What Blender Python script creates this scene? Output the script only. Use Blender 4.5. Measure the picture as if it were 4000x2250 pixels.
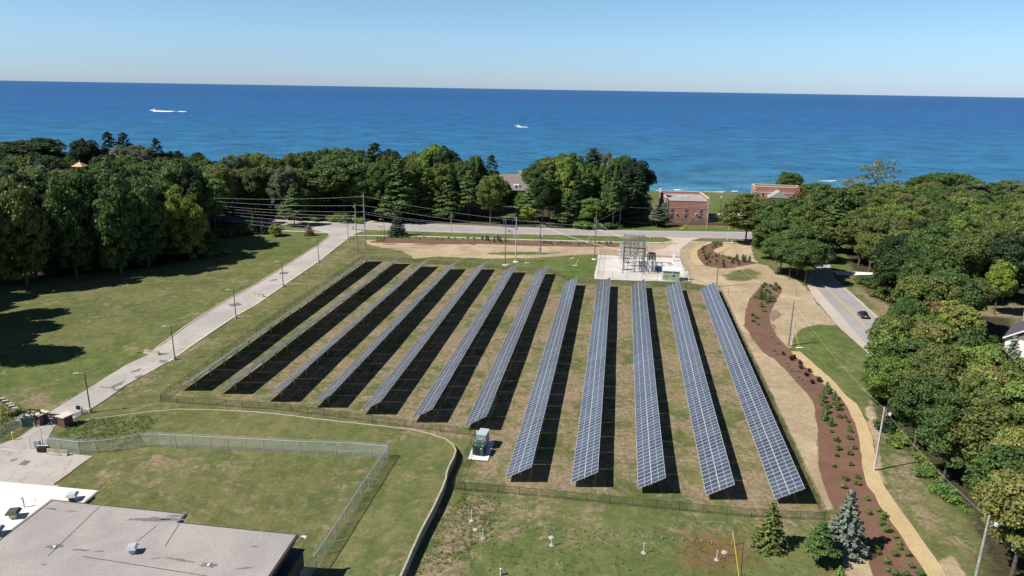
import bpy, math, random
import numpy as np
from mathutils import Vector, Matrix
R_ = math.radians
for o in list(bpy.data.objects): bpy.data.objects.remove(o)
S = bpy.context.scene
COL = S.collection
rnd = random.Random(7)
NR = np.random.RandomState(11)

# ------------------------------------------------------------------ camera
HCAM = 53.5; FPX = 2800.0
ROLL = math.atan(43/2576.0)
PIT = math.atan((1125-346)*math.cos(ROLL)/FPX)
fw = Vector((0, math.cos(PIT), -math.sin(PIT)))
rt0 = Vector((1, 0, 0)); up0 = rt0.cross(fw)
rt = rt0*math.cos(ROLL)+up0*math.sin(ROLL); up = up0*math.cos(ROLL)-rt0*math.sin(ROLL)
cam = bpy.data.cameras.new('camera'); co = bpy.data.objects.new('camera', cam); COL.objects.link(co)
co.matrix_world = Matrix(((rt.x, up.x, -fw.x, 0), (rt.y, up.y, -fw.y, 0), (rt.z, up.z, -fw.z, HCAM), (0, 0, 0, 1)))
cam.sensor_width = 36; cam.lens = 36*FPX/4000; cam.clip_start = 1; cam.clip_end = 200000
S.camera = co

# ------------------------------------------------------------------ world, sun, exposure
SUNV = Vector((-0.84, -0.31, 1.0)).normalized()       # towards the sun
ELEV = math.asin(SUNV.z)
w = bpy.data.worlds.new("World"); S.world = w; w.use_nodes = True
nt = w.node_tree; bg = nt.nodes['Background']
sk = nt.nodes.new('ShaderNodeTexSky'); sk.sky_type = 'NISHITA'; sk.sun_disc = False
sk.sun_elevation = ELEV; sk.sun_rotation = math.atan2(SUNV.x, SUNV.y)
sk.altitude = 0; sk.air_density = 0.9; sk.dust_density = 0.1; sk.ozone_density = 5.0
tcw = nt.nodes.new('ShaderNodeTexCoord'); sx = nt.nodes.new('ShaderNodeSeparateXYZ'); nt.links.new(tcw.outputs['Generated'], sx.inputs[0])
mr = nt.nodes.new('ShaderNodeMapRange'); mr.inputs[1].default_value = 0.0; mr.inputs[2].default_value = 1.0; nt.links.new(sx.outputs['Z'], mr.inputs[0])
rp = nt.nodes.new('ShaderNodeValToRGB'); nt.links.new(mr.outputs[0], rp.inputs[0])
rp.color_ramp.elements[0].color = (.60, .735, 1.06, 1); rp.color_ramp.elements[1].color = (.42, .45, .52, 1); rp.color_ramp.elements[1].position = .45
e_ = rp.color_ramp.elements.new(.06); e_.color = (.82, .95, 1.10, 1); e_ = rp.color_ramp.elements.new(.14); e_.color = (.92, 1.05, 1.02, 1)
mm = nt.nodes.new('ShaderNodeMix'); mm.data_type = 'RGBA'; mm.blend_type = 'MULTIPLY'; mm.inputs[0].default_value = 1
nt.links.new(sk.outputs[0], mm.inputs[6]); nt.links.new(rp.outputs[0], mm.inputs[7])
nt.links.new(mm.outputs[2], bg.inputs[0]); bg.inputs[1].default_value = 0.09
sl = bpy.data.lights.new('sun', 'SUN'); sl.energy = 5.0; sl.angle = R_(0.53); sl.color = (1, .955, .88)
so = bpy.data.objects.new('sun', sl); COL.objects.link(so)
so.rotation_euler = SUNV.to_track_quat('Z', 'Y').to_euler()
S.view_settings.view_transform = 'Standard'; S.view_settings.look = 'None'
S.view_settings.exposure = 0.42; S.view_settings.gamma = 1
S.cycles.max_bounces = 6; S.cycles.transparent_max_bounces = 16

# ------------------------------------------------------------------ helpers
K = 4000/2576.0
def G(x, y, z=0.0):
    """where a point seen at (x,y) on a 2576-wide view meets the level z (metres)"""
    d = fw*FPX + rt*(x*K-2000) - up*(y*K-1125)
    t = (z-HCAM)/d.z
    return Vector((d.x*t, d.y*t, z))
def GY(x, y, Y):
    d = fw*FPX + rt*(x*K-2000) - up*(y*K-1125)
    t = Y/d.y
    return Vector((d.x*t, Y, HCAM+d.z*t))
def hgt(bx, by, tx, ty):
    b = G(bx, by); d = fw*FPX + rt*(tx*K-2000) - up*(ty*K-1125)
    t = (d.x*b.x+d.y*b.y)/(d.x*d.x+d.y*d.y)
    return HCAM+d.z*t
def proj(p):
    v = Vector(p)-Vector((0, 0, HCAM)); z = v.dot(fw)
    return ((2000+FPX*v.dot(rt)/z)/K, (1125-FPX*v.dot(up)/z)/K, z)

def tag(o, label=None, cat=None, group=None, kind=None):
    if label: o['label'] = label
    if cat: o['category'] = cat
    if group: o['group'] = group
    if kind: o['kind'] = kind
    return o
def root(name, loc, rz=0, label=None, cat=None, group=None):
    o = bpy.data.objects.new(name, None); COL.objects.link(o)
    o.location = loc; o.rotation_euler = (0, 0, rz); o.empty_display_size = .2
    return tag(o, label, cat, group)
def child(me, name, parent, loc=(0, 0, 0), rz=0):
    o = bpy.data.objects.new(name, me); COL.objects.link(o); o.parent = parent
    o.location = loc; o.rotation_euler = (0, 0, rz); return o
def copy_tree(o, parent=None):
    c = o.copy(); COL.objects.link(c); c.parent = parent
    for ch in list(o.children): copy_tree(ch, c)
    return c

class MB:
    def __init__(s): s.v = []; s.f = []; s.m = []
    def add(s, vs, fs, m=0):
        b = len(s.v); s.v += [tuple(v) for v in vs]; s.f += [tuple(i+b for i in f) for f in fs]; s.m += [m]*len(fs)
        return s
    def box(s, c, d, m=0, rz=0, top=1.0):
        x, y, z = d[0]/2, d[1]/2, d[2]/2; cs, sn = math.cos(rz), math.sin(rz); vs = []
        for k in (-1, 1):
            q = top if k > 0 else 1
            for i, j in ((-1, -1), (1, -1), (1, 1), (-1, 1)):
                a, b = i*x*q, j*y*q
                vs.append((c[0]+a*cs-b*sn, c[1]+a*sn+b*cs, c[2]+k*z))
        return s.add(vs, [(3, 2, 1, 0), (4, 5, 6, 7), (0, 1, 5, 4), (1, 2, 6, 5), (2, 3, 7, 6), (3, 0, 4, 7)], m)
    def tube(s, p, q, r0, r1=None, n=6, m=0, cap=True):
        p = Vector(p); q = Vector(q); r1 = r0 if r1 is None else r1
        d = (q-p); 
        if d.length < 1e-6: return s
        d.normalize(); a = d.orthogonal().normalized(); b = d.cross(a); vs = []
        for c, r in ((p, r0), (q, r1)):
            for i in range(n):
                t = 2*math.pi*i/n; vs.append(c+a*(r*math.cos(t))+b*(r*math.sin(t)))
        fs = [(i, (i+1) % n, n+(i+1) % n, n+i) for i in range(n)]
        if cap: fs += [tuple(range(n-1, -1, -1)), tuple(range(n, 2*n))]
        return s.add(vs, fs, m)
    def prism(s, pts, z0, z1, m=0, mt=None):
        n = len(pts); A = sum(pts[i][0]*pts[(i+1) % n][1]-pts[(i+1) % n][0]*pts[i][1] for i in range(n))
        if A < 0: pts = pts[::-1]
        vs = [(p[0], p[1], z0) for p in pts]+[(p[0], p[1], z1) for p in pts]
        s.add(vs, [(i, (i+1) % n, n+(i+1) % n, n+i) for i in range(n)], m)
        s.add([(p[0], p[1], z1) for p in pts], [tuple(range(n))], m if mt is None else mt)
        return s
    def lathe(s, c, prof, n=10, m=0):
        vs = []; 
        for r, z in prof:
            for i in range(n):
                t = 2*math.pi*i/n; vs.append((c[0]+r*math.cos(t), c[1]+r*math.sin(t), c[2]+z))
        fs = [(k*n+i, k*n+(i+1) % n, (k+1)*n+(i+1) % n, (k+1)*n+i) for k in range(len(prof)-1) for i in range(n)]
        fs += [tuple(range(n-1, -1, -1)), tuple(range((len(prof)-1)*n, len(prof)*n))]
        return s.add(vs, fs, m)
    def mesh(s, name, mats, smooth=False, off=None):
        me = bpy.data.meshes.new(name)
        vs = s.v if off is None else [(v[0]-off[0], v[1]-off[1], v[2]-off[2]) for v in s.v]
        me.from_pydata(vs, [], s.f)
        if not isinstance(mats, (list, tuple)): mats = [mats]
        for m in mats: me.materials.append(m)
        if len(mats) > 1: me.polygons.foreach_set('material_index', s.m)
        if smooth: me.polygons.foreach_set('use_smooth', [True]*len(s.f))
        me.update(); return me
    def build(s, name, mats, parent=None, smooth=False, world=False, **kw):
        off = parent.location if (world and parent) else None
        o = bpy.data.objects.new(name, s.mesh(name, mats, smooth, off)); COL.objects.link(o)
        if parent: o.parent = parent
        if kw: tag(o, **kw)
        return o

# ------------------------------------------------------------------ materials
def mat(name, col, rough=.8, metal=0, spec=.3, noise=None, bump=0, alpha=1, coat=0):
    """noise=(scale, amount, [second colour]) varies the colour in object space"""
    m = bpy.data.materials.new(name); m.use_nodes = True; n = m.node_tree; L = n.links
    p = n.nodes['Principled BSDF']
    p.inputs['Base Color'].default_value = (*col, 1); p.inputs['Roughness'].default_value = rough
    p.inputs['Metallic'].default_value = metal; p.inputs['Specular IOR Level'].default_value = spec
    p.inputs['Alpha'].default_value = alpha; p.inputs['Coat Weight'].default_value = coat
    if noise:
        g = n.nodes.new('ShaderNodeNewGeometry')
        t = n.nodes.new('ShaderNodeTexNoise'); t.inputs['Scale'].default_value = noise[0]; t.inputs['Detail'].default_value = 5
        t.inputs['Roughness'].default_value = .65
        L.new(g.outputs['Position'], t.inputs['Vector'])
        cr = n.nodes.new('ShaderNodeValToRGB'); cr.color_ramp.elements[0].position = .35; cr.color_ramp.elements[1].position = .68
        c2 = noise[2] if len(noise) > 2 else tuple(c*(1-noise[1]) for c in col)
        c3 = col if len(noise) > 2 else tuple(min(1, c*(1+noise[1]*.6)) for c in col)
        cr.color_ramp.elements[0].color = (*c2, 1); cr.color_ramp.elements[1].color = (*c3, 1)
        L.new(t.outputs['Fac'], cr.inputs[0]); L.new(cr.outputs[0], p.inputs['Base Color'])
        if bump:
            b = n.nodes.new('ShaderNodeBump'); b.inputs['Strength'].default_value = bump; b.inputs['Distance'].default_value = .1
            L.new(t.outputs['Fac'], b.inputs['Height']); L.new(b.outputs[0], p.inputs['Normal'])
    return m

class NT:
    def __init__(s, m): s.t = m.node_tree; s.N = s.t.nodes; s.L = s.t.links
    def noise(s, vec, scale, det=4, rough=.6, dist=0):
        t = s.N.new('ShaderNodeTexNoise'); t.inputs['Scale'].default_value = scale; t.inputs['Detail'].default_value = det
        t.inputs['Roughness'].default_value = rough; t.inputs['Distortion'].default_value = dist
        s.L.new(vec, t.inputs['Vector']); return t.outputs['Fac']
    def ramp(s, f, a, b, smooth=True):
        t = s.N.new('ShaderNodeMapRange'); t.interpolation_type = 'SMOOTHSTEP' if smooth else 'LINEAR'
        s.L.new(f, t.inputs[0]); t.inputs[1].default_value = a; t.inputs[2].default_value = b; return t.outputs[0]
    def mix(s, f, a, b):
        t = s.N.new('ShaderNodeMix'); t.data_type = 'RGBA'
        for k, v in ((0, f), (6, a), (7, b)):
            if isinstance(v, (tuple, float, int)): t.inputs[k].default_value = (*v, 1) if isinstance(v, tuple) else v
            else: s.L.new(v, t.inputs[k])
        return t.outputs[2]
    def math(s, op, a, b=None, c=None):
        t = s.N.new('ShaderNodeMath'); t.operation = op
        for k, v in enumerate((a, b, c)):
            if v is None: continue
            if isinstance(v, (float, int)): t.inputs[k].default_value = v
            else: s.L.new(v, t.inputs[k])
        return t.outputs[0]
    def scale(s, c, f):
        t = s.N.new('ShaderNodeVectorMath'); t.operation = 'SCALE'; s.L.new(c, t.inputs[0])
        if isinstance(f, float): t.inputs[3].default_value = f
        else: s.L.new(f, t.inputs[3])
        return t.outputs[0]
    def pos(s): return s.N.new('ShaderNodeNewGeometry').outputs['Position']
    def attr(s, n):
        t = s.N.new('ShaderNodeAttribute'); t.attribute_name = n; return t.outputs['Fac']
    def mapping(s, v, sc, rz=0):
        t = s.N.new('ShaderNodeMapping'); t.inputs['Scale'].default_value = sc; t.inputs['Rotation'].default_value = (0, 0, rz)
        s.L.new(v, t.inputs[0]); return t.outputs[0]

def ground_material():
    m = bpy.data.materials.new('grass_ground'); m.use_nodes = True; n = NT(m); P = n.N['Principled BSDF']
    p = n.pos()
    n1 = n.noise(p, .035, 4, .6); n2 = n.noise(p, .22, 5, .65, .6); n3 = n.noise(p, 1.6, 5, .75); n4 = n.noise(p, .09, 6, .7, 1.0)
    n5 = n.noise(p, .55, 6, .75, .8)
    s = n.math('ADD', n.math('MULTIPLY', n1, .5), n.math('MULTIPLY', n2, .5))
    g = n.mix(n.ramp(s, .42, .6), (.088, .110, .036), (.145, .146, .058))
    g = n.mix(n.math('MULTIPLY', n.ramp(n5, .48, .66), .6), g, (.20, .172, .09))
    g = n.mix(n.math('MULTIPLY', n.attr('lush'), .85), g, n.mix(n.ramp(n2, .35, .65), (.06, .105, .022), (.11, .16, .04)))
    # dry, matted patches
    dn = n.math('ADD', n.math('MULTIPLY', n4, .55), n.math('MULTIPLY', n5, .45))
    dry = n.math('MULTIPLY', n.ramp(n.math('ADD', dn, n.math('MULTIPLY', n.attr('dry'), .17)), .53, .66), .8)
    g = n.mix(dry, g, n.mix(n.ramp(n3, .3, .7), (.19, .135, .09), (.34, .255, .175)))
    mw = n.noise(n.mapping(p, (.9, .05, 1), R_(-28)), 1.1, 3, .6); g = n.scale(g, n.math('ADD', .86, n.math('MULTIPLY', mw, .28)))
    wd = n.noise(p, .85, 4, .8, 1.2); g = n.mix(n.math('MULTIPLY', n.ramp(wd, .6, .72), .55), g, (.055, .085, .03))
    # bare sand / dormant seeded soil
    sn = n.math('ADD', n.attr('sand'), n.math('MULTIPLY', n.math('SUBTRACT', n2, .5), .9))
    sc = n.mix(n.ramp(n4, .35, .65), (.335, .255, .165), (.45, .36, .245))
    sc = n.mix(n.math('MULTIPLY', n.ramp(n1, .45, .6), .35), sc, (.25, .21, .125))
    g = n.mix(n.ramp(sn, .35, .62), g, sc)
    rn = n.math('ADD', n.attr('rust'), n.math('MULTIPLY', n.math('SUBTRACT', n5, .5), 1.2))
    g = n.mix(n.math('MULTIPLY', n.ramp(rn, .3, .9), .65), g, (.17, .085, .045))
    ln = n.math('ADD', n.attr('litter_shade'), n.math('MULTIPLY', n.math('SUBTRACT', n2, .5), .8))
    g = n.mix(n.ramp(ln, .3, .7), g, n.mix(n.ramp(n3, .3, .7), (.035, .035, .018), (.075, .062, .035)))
    bn = n.attr('beach'); g = n.mix(n.ramp(bn, .2, .8), g, (.34, .27, .19))
    n6 = n.noise(p, .75, 5, .85, .4); g = n.scale(g, n.math('ADD', .12, n.math('ADD', n.math('MULTIPLY', n3, .8), n.math('MULTIPLY', n6, .96))))
    n.L.new(g, P.inputs['Base Color']); P.inputs['Roughness'].default_value = .95; P.inputs['Specular IOR Level'].default_value = .08
    b = n.N.new('ShaderNodeBump'); b.inputs['Strength'].default_value = .55; b.inputs['Distance'].default_value = .22
    n.L.new(n.math('ADD', n3, n.math('MULTIPLY', n5, .8)), b.inputs['Height']); n.L.new(b.outputs[0], P.inputs['Normal'])
    return m
M_GROUND = ground_material()

def surf_material(name, ca, cb, cc, crack=0.0, s1=.08, s2=.7, gr=.2, gs=7):
    m = bpy.data.materials.new(name); m.use_nodes = True; n = NT(m); P = n.N['Principled BSDF']; p = n.pos()
    a = n.noise(p, s1, 5, .65, .5); b = n.noise(p, s2, 6, .7, .4); f = n.noise(p, gs, 3, .7)
    c = n.mix(n.ramp(a, .35, .65), ca, cb); c = n.mix(n.math('MULTIPLY', n.ramp(b, .55, .75), .6), c, cc)
    if crack:
        v = n.N.new('ShaderNodeTexVoronoi'); v.feature = 'DISTANCE_TO_EDGE'; v.inputs['Scale'].default_value = .16
        wn = n.N.new('ShaderNodeVectorMath'); wn.operation = 'ADD'
        q = n.N.new('ShaderNodeTexNoise'); q.inputs['Scale'].default_value = .5; q.inputs['Detail'].default_value = 5; n.L.new(p, q.inputs['Vector'])
        n.L.new(n.scale(q.outputs['Color'], 4.0), wn.inputs[0]); n.L.new(p, wn.inputs[1]); n.L.new(wn.outputs[0], v.inputs['Vector'])
        k = n.ramp(v.outputs['Distance'], .018, .004); c = n.mix(n.math('MULTIPLY', k, crack), c, tuple(x*.4 for x in ca))
    c = n.scale(c, n.math('ADD', 1-gr, n.math('MULTIPLY', f, 2*gr)))
    n.L.new(c, P.inputs['Base Color']); P.inputs['Roughness'].default_value = .9; P.inputs['Specular IOR Level'].default_value = .15
    return m
M_DRIVE = surf_material('worn_pale_paving', (.43, .395, .36), (.35, .325, .30), (.29, .27, .255), .4)
M_ASPH = surf_material('grey_asphalt', (.285, .27, .265), (.335, .315, .305), (.25, .24, .235), .25)
M_SHOULD = surf_material('pale_shoulder', (.48, .41, .35), (.42, .36, .31), (.36, .32, .27))
M_WALK = surf_material('pale_concrete', (.47, .43, .385), (.42, .385, .34), (.37, .34, .30))
M_GRAVEL = surf_material('white_gravel', (.60, .565, .52), (.52, .49, .455), (.45, .42, .40), 0, .15, 2.5)
M_CHIP = surf_material('yellow_wood_chips', (.475, .365, .205), (.42, .315, .17), (.33, .24, .13), 0, .2, 1.6, .5, 3.5)
M_MULCH = surf_material('red_brown_mulch', (.145, .080, .055), (.175, .098, .068), (.10, .055, .04), 0, .2, 2.2, .6, 3.5)
M_DKASPH = surf_material('dark_new_asphalt', (.06, .06, .07), (.075, .072, .08), (.05, .05, .055))
M_PATCH = surf_material('asphalt_patch', (.16, .15, .15), (.19, .18, .175), (.13, .125, .125))
M_YEL = mat('yellow_paint', (.62, .40, .12), .7, noise=(3, .3))
M_WHITEP = mat('white_road_paint', (.62, .60, .57), .7, noise=(3, .25))
M_KERB = mat('pink_kerb', (.50, .38, .33), .85, noise=(1.2, .25))
M_GALV = mat('galvanized_steel', (.55, .57, .57), .5, .35, .5)
M_DKSTEEL = mat('dark_steel', (.055, .05, .05), .55, .3, .4)
M_BLACKF = mat('black_coated_steel', (.03, .035, .033), .5)
M_WOODP = mat('weathered_pole_wood', (.22, .17, .135), .85, noise=(2, .35))
M_WOODG = mat('grey_pole_wood', (.36, .33, .29), .85, noise=(2, .3))
M_WOODW = mat('bleached_pole_wood', (.52, .49, .45), .85, noise=(2, .25))
M_CONC = mat('concrete', (.46, .42, .36), .85, noise=(1.5, .3))
M_CONCW = mat('bright_concrete', (.74, .72, .68), .8, noise=(1.5, .12))
M_WIRE = mat('aluminium_wire', (.86, .86, .85), .7, 0, .3)
M_WHITE = mat('white_paint', (.78, .78, .76), .5)
M_GREYP = mat('grey_painted_metal', (.30, .34, .36), .5)
M_LGREY = mat('light_grey_metal', (.52, .54, .54), .5, noise=(2, .12))
M_GREENB = mat('dark_green_metal', (.035, .07, .05), .5, noise=(2, .2))
M_BLACK = mat('black_metal', (.02, .02, .02), .6)
M_BROWNI = mat('brown_porcelain', (.09, .035, .03), .35)
M_RED = mat('red_paint', (.45, .03, .02), .5)
M_YPAINT = mat('bright_yellow_paint', (.75, .58, .04), .5)
M_BARK = mat('bark', (.115, .095, .075), .95, noise=(3, .4))
M_BARKP = mat('pale_bark', (.25, .23, .20), .95, noise=(3, .3))

def mesh_mat(name, col, a):
    m = bpy.data.materials.new(name); m.use_nodes = True; n = NT(m); P = n.N['Principled BSDF']
    P.inputs['Base Color'].default_value = (*col, 1); P.inputs['Roughness'].default_value = .6
    P.inputs['Alpha'].default_value = a
    return m
M_LINKB = mesh_mat('black_chain_link', (.03, .035, .03), .24)
M_LINKG = mesh_mat('galvanized_chain_link', (.50, .54, .53), .32)

def leaf_material(name, transl=.25):
    m = bpy.data.materials.new(name); m.use_nodes = True; n = NT(m); P = n.N['Principled BSDF']
    oi = n.N.new('ShaderNodeObjectInfo'); ge = n.N.new('ShaderNodeNewGeometry')
    tc = n.N.new('ShaderNodeTexCoord')
    nz = n.noise(tc.outputs['Object'], .38, 4, .7)
    f = n.math('ADD', .3, n.math('ADD', n.math('MULTIPLY', nz, 1.0), n.math('MULTIPLY', ge.outputs['Random Per Island'], .5)))
    base = n.scale(oi.outputs['Color'], f)
    warm = n.N.new('ShaderNodeVectorMath'); warm.operation = 'MULTIPLY'; n.L.new(base, warm.inputs[0]); warm.inputs[1].default_value = (1.75, 1.15, .6)
    nz2 = n.noise(tc.outputs['Object'], .9, 2, .5)
    c = n.mix(n.math('MULTIPLY', n.ramp(nz2, .55, .7), .75), base, warm.outputs[0])
    n.L.new(c, P.inputs['Base Color']); P.inputs['Roughness'].default_value = .6; P.inputs['Specular IOR Level'].default_value = .22
    tr = n.N.new('ShaderNodeBsdfTranslucent'); n.L.new(n.scale(c, 1.3), tr.inputs['Color'])
    ms = n.N.new('ShaderNodeMixShader'); ms.inputs[0].default_value = transl
    n.L.new(P.outputs[0], ms.inputs[1]); n.L.new(tr.outputs[0], ms.inputs[2])
    n.L.new(ms.outputs[0], n.N['Material Output'].inputs[0])
    return m
M_LEAF = leaf_material('leaves'); M_NEEDLE = leaf_material('needles', .1)

def brick_material(name, c1, c2, mortar, sc=3.0):
    m = bpy.data.materials.new(name); m.use_nodes = True; n = NT(m); P = n.N['Principled BSDF']
    tc = n.N.new('ShaderNodeTexCoord'); b = n.N.new('ShaderNodeTexBrick'); b.inputs['Scale'].default_value = sc
    mp = n.N.new('ShaderNodeMapping'); mp.inputs['Rotation'].default_value = (R_(90), 0, 0); n.L.new(tc.outputs['Object'], mp.inputs[0])
    n.L.new(mp.outputs[0], b.inputs['Vector'])
    b.inputs['Color1'].default_value = (*c1, 1); b.inputs['Color2'].default_value = (*c2, 1); b.inputs['Mortar'].default_value = (*mortar, 1)
    b.inputs['Mortar Size'].default_value = .015
    nz = n.noise(n.pos(), .5, 5, .7); c = n.scale(b.outputs[0], n.math('ADD', .7, n.math('MULTIPLY', nz, .6)))
    n.L.new(c, P.inputs['Base Color']); P.inputs['Roughness'].default_value = .9
    return m
M_BRICK = brick_material('red_brick', (.40, .17, .14), (.35, .145, .115), (.42, .28, .24))
M_BRICKD = brick_material('brown_brick', (.12, .05, .042), (.095, .042, .036), (.15, .10, .085))
M_BRICKL = brick_material('pale_red_brick', (.38, .16, .12), (.33, .13, .10), (.42, .28, .22))
M_STONE = mat('grey_brown_stone', (.32, .27, .22), .9, noise=(1.5, .35))
M_CAP = mat('cream_coping', (.60, .52, .42), .85, noise=(1, .15))
M_ROOFG = surf_material('gravel_roof', (.36, .33, .305), (.30, .275, .26), (.25, .23, .22), .0, .14, .8, .35, 4)
M_GLASSD = mat('dark_window_glass', (.05, .06, .08), .15, 0, .6)

def water_material():
    m = bpy.data.materials.new('lake_water'); m.use_nodes = True; n = NT(m); P = n.N['Principled BSDF']; p = n.pos()
    at = n.N.new('ShaderNodeSeparateXYZ'); n.L.new(p, at.inputs[0]); y = at.outputs['Y']
    pm = n.mapping(p, (.7, 1, 1)); 
    a = n.noise(pm, .012, 4, .6, .3); b = n.noise(pm, .06, 5, .7, .3); c = n.noise(pm, .35, 5, .75, .2)
    yy = n.math('ADD', y, n.math('MULTIPLY', n.math('SUBTRACT', a, .5), 260))
    near = n.ramp(yy, 395, 560); mid = n.ramp(yy, 500, 1500); far = n.ramp(yy, 1200, 5000)
    col = n.mix(near, (.065, .215, .31), (.018, .135, .27))
    col = n.mix(mid, col, (.008, .090, .25)); col = n.mix(far, col, (.005, .064, .21))
    shallow = n.ramp(yy, 430, 385); col = n.mix(n.math('MULTIPLY', shallow, .7), col, (.20, .21, .19))
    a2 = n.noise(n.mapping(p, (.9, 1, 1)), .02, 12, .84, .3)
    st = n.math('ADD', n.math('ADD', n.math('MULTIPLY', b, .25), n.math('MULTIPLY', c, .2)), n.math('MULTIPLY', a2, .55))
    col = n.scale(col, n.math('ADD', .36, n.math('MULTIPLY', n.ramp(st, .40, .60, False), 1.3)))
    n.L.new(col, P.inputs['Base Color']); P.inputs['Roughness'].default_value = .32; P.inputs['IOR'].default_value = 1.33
    P.inputs['Specular IOR Level'].default_value = .12
    bp = n.N.new('ShaderNodeBump'); bp.inputs['Strength'].default_value = 1.0; bp.inputs['Distance'].default_value = 1.6
    n.L.new(n.math('ADD', n.math('MULTIPLY', b, 1.6), c), bp.inputs['Height']); n.L.new(bp.outputs[0], P.inputs['Normal'])
    return m
M_WATER = water_material()

# ------------------------------------------------------------------ ground
def poly(pts, z=0): return [tuple(G(x, y, z)[:2]) for x, y in pts]
def zoomp(x0, y0, s, pts): return [(x0+x/s, y0+y/s) for x, y in pts]

WZ = -4.0
sA = G(1640, 484, WZ); sB = G(1884, 490, WZ)
def shore_y(x): return sA.y+(x-sA.x)*(sB.y-sA.y)/(sB.x-sA.x)*.6

def sdist(P, pl):
    """signed distance (inside > 0) of the points P to polygon pl"""
    pl = np.array(pl); n = len(pl); d = np.full(len(P), 1e9); ins = np.zeros(len(P), bool)
    for i in range(n):
        a = pl[i]; b = pl[(i+1) % n]; e = b-a; wv = P-a
        t = np.clip((wv@e)/(e@e+1e-12), 0, 1); q = wv-t[:, None]*e
        d = np.minimum(d, np.hypot(q[:, 0], q[:, 1]))
        c = ((a[1] > P[:, 1]) != (b[1] > P[:, 1]))
        with np.errstate(divide='ignore', invalid='ignore'):
            xi = a[0]+(P[:, 1]-a[1])*(b[0]-a[0])/(b[1]-a[1])
        ins ^= c & (P[:, 0] < xi)
    return np.where(ins, d, -d)

MULCH_A = [(931, 607.5), (969, 600.5), (1094, 600.5), (1206, 605), (1288, 607.5), (1430, 610), (1558, 612.5), (1558, 620), (1463, 621), (1380, 618.5), (1288, 616.5), (1206, 613.5), (1100, 613.5), (1044, 612), (981, 611), (934, 609.5)]
MULCH_B = [(1938, 714.6), (1966.6, 723), (1966, 733), (1959.5, 744), (1942, 774), (1934.5, 794), (1939.5, 819), (1959.5, 851.5), (1982, 874), (1989.5, 884), (2014.5, 914), (2057, 951.5), (2094.5, 989), (2115.5, 1001), (2137, 1035.5), (2153, 1073), (2162, 1110), (2168.5, 1147.5), (2173, 1191), (2181, 1222), (2199.5, 1244), (2212, 1272), (2243, 1315.5), (2274, 1359), (2305, 1405.7), (2333, 1449), (2350, 1475), (2210, 1475), (2196.4, 1449), (2181, 1393), (2130, 1330), (2090.7, 1265.7), (2069, 1209.7), (2058, 1166), (2059.6, 1122.6), (2056.4, 1072.9), (2050, 1029), (2042, 1002), (2014.5, 974), (1982, 936.5), (1964.5, 914), (1947, 901.5), (1932, 895), (1918, 884), (1888, 844), (1873, 814), (1875.5, 784), (1885.5, 751.5), (1908, 726.5), (1921.6, 713)]
MULCH_C = [(1788, 611), (1819, 614.6), (1819, 619.6), (1809, 623), (1796.6, 628), (1795, 632), (1814, 642), (1831.6, 649.6), (1856.6, 655), (1879, 658), (1906.6, 662), (1881.6, 665.8), (1850, 672), (1825, 675), (1806.6, 674), (1786.6, 670.8), (1771.6, 667), (1759, 652), (1754, 642), (1754, 632), (1763, 623), (1776.6, 615.8)]
CHIP_B = [(1989.5, 884), (2014.5, 914), (2057, 951.5), (2094.5, 989), (2115.5, 1001), (2137, 1035.5), (2153, 1073), (2162, 1110), (2168.5, 1147.5), (2173, 1191), (2181, 1222), (2199.5, 1244), (2212, 1272), (2243, 1315.5), (2274, 1359), (2305, 1405.7), (2333, 1449), (2350, 1475), (2398, 1475), (2380, 1449), (2352, 1402.6), (2324, 1365), (2290, 1315.5), (2262, 1278), (2243, 1250), (2221, 1216), (2209, 1184.9), (2199.5, 1132), (2193.3, 1097.7), (2181, 1063.5), (2168.4, 1038.6), (2156, 1017), (2131, 998), (2112, 976.5), (2087, 949), (2057, 924), (2032, 901.5), (2012, 884)]
CHIP_C = [(1790, 609.6), (1776.6, 611.5), (1763, 617), (1748, 623), (1736.6, 632), (1734.7, 644.6), (1740, 657), (1751.6, 667.7), (1771.6, 667.4), (1759, 652), (1754, 642), (1754, 632), (1763, 623), (1776.6, 615.8), (1790, 611.3)]
CHIP_D = [(1820, 612.7), (1831.6, 613), (1838.5, 618), (1835, 623), (1819, 632), (1812, 635), (1831, 646), (1856, 652), (1879, 655), (1906, 658), (1906, 661), (1879, 657.8), (1856, 654.8), (1831, 649.4), (1814, 641.8), (1795, 632), (1796.6, 628), (1809, 623), (1819, 619.6)]
PAD = [(1505, 641), (1600, 645), (1711, 649.5), (1724, 680), (1737, 709), (1610, 706), (1494, 701.5)]
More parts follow.
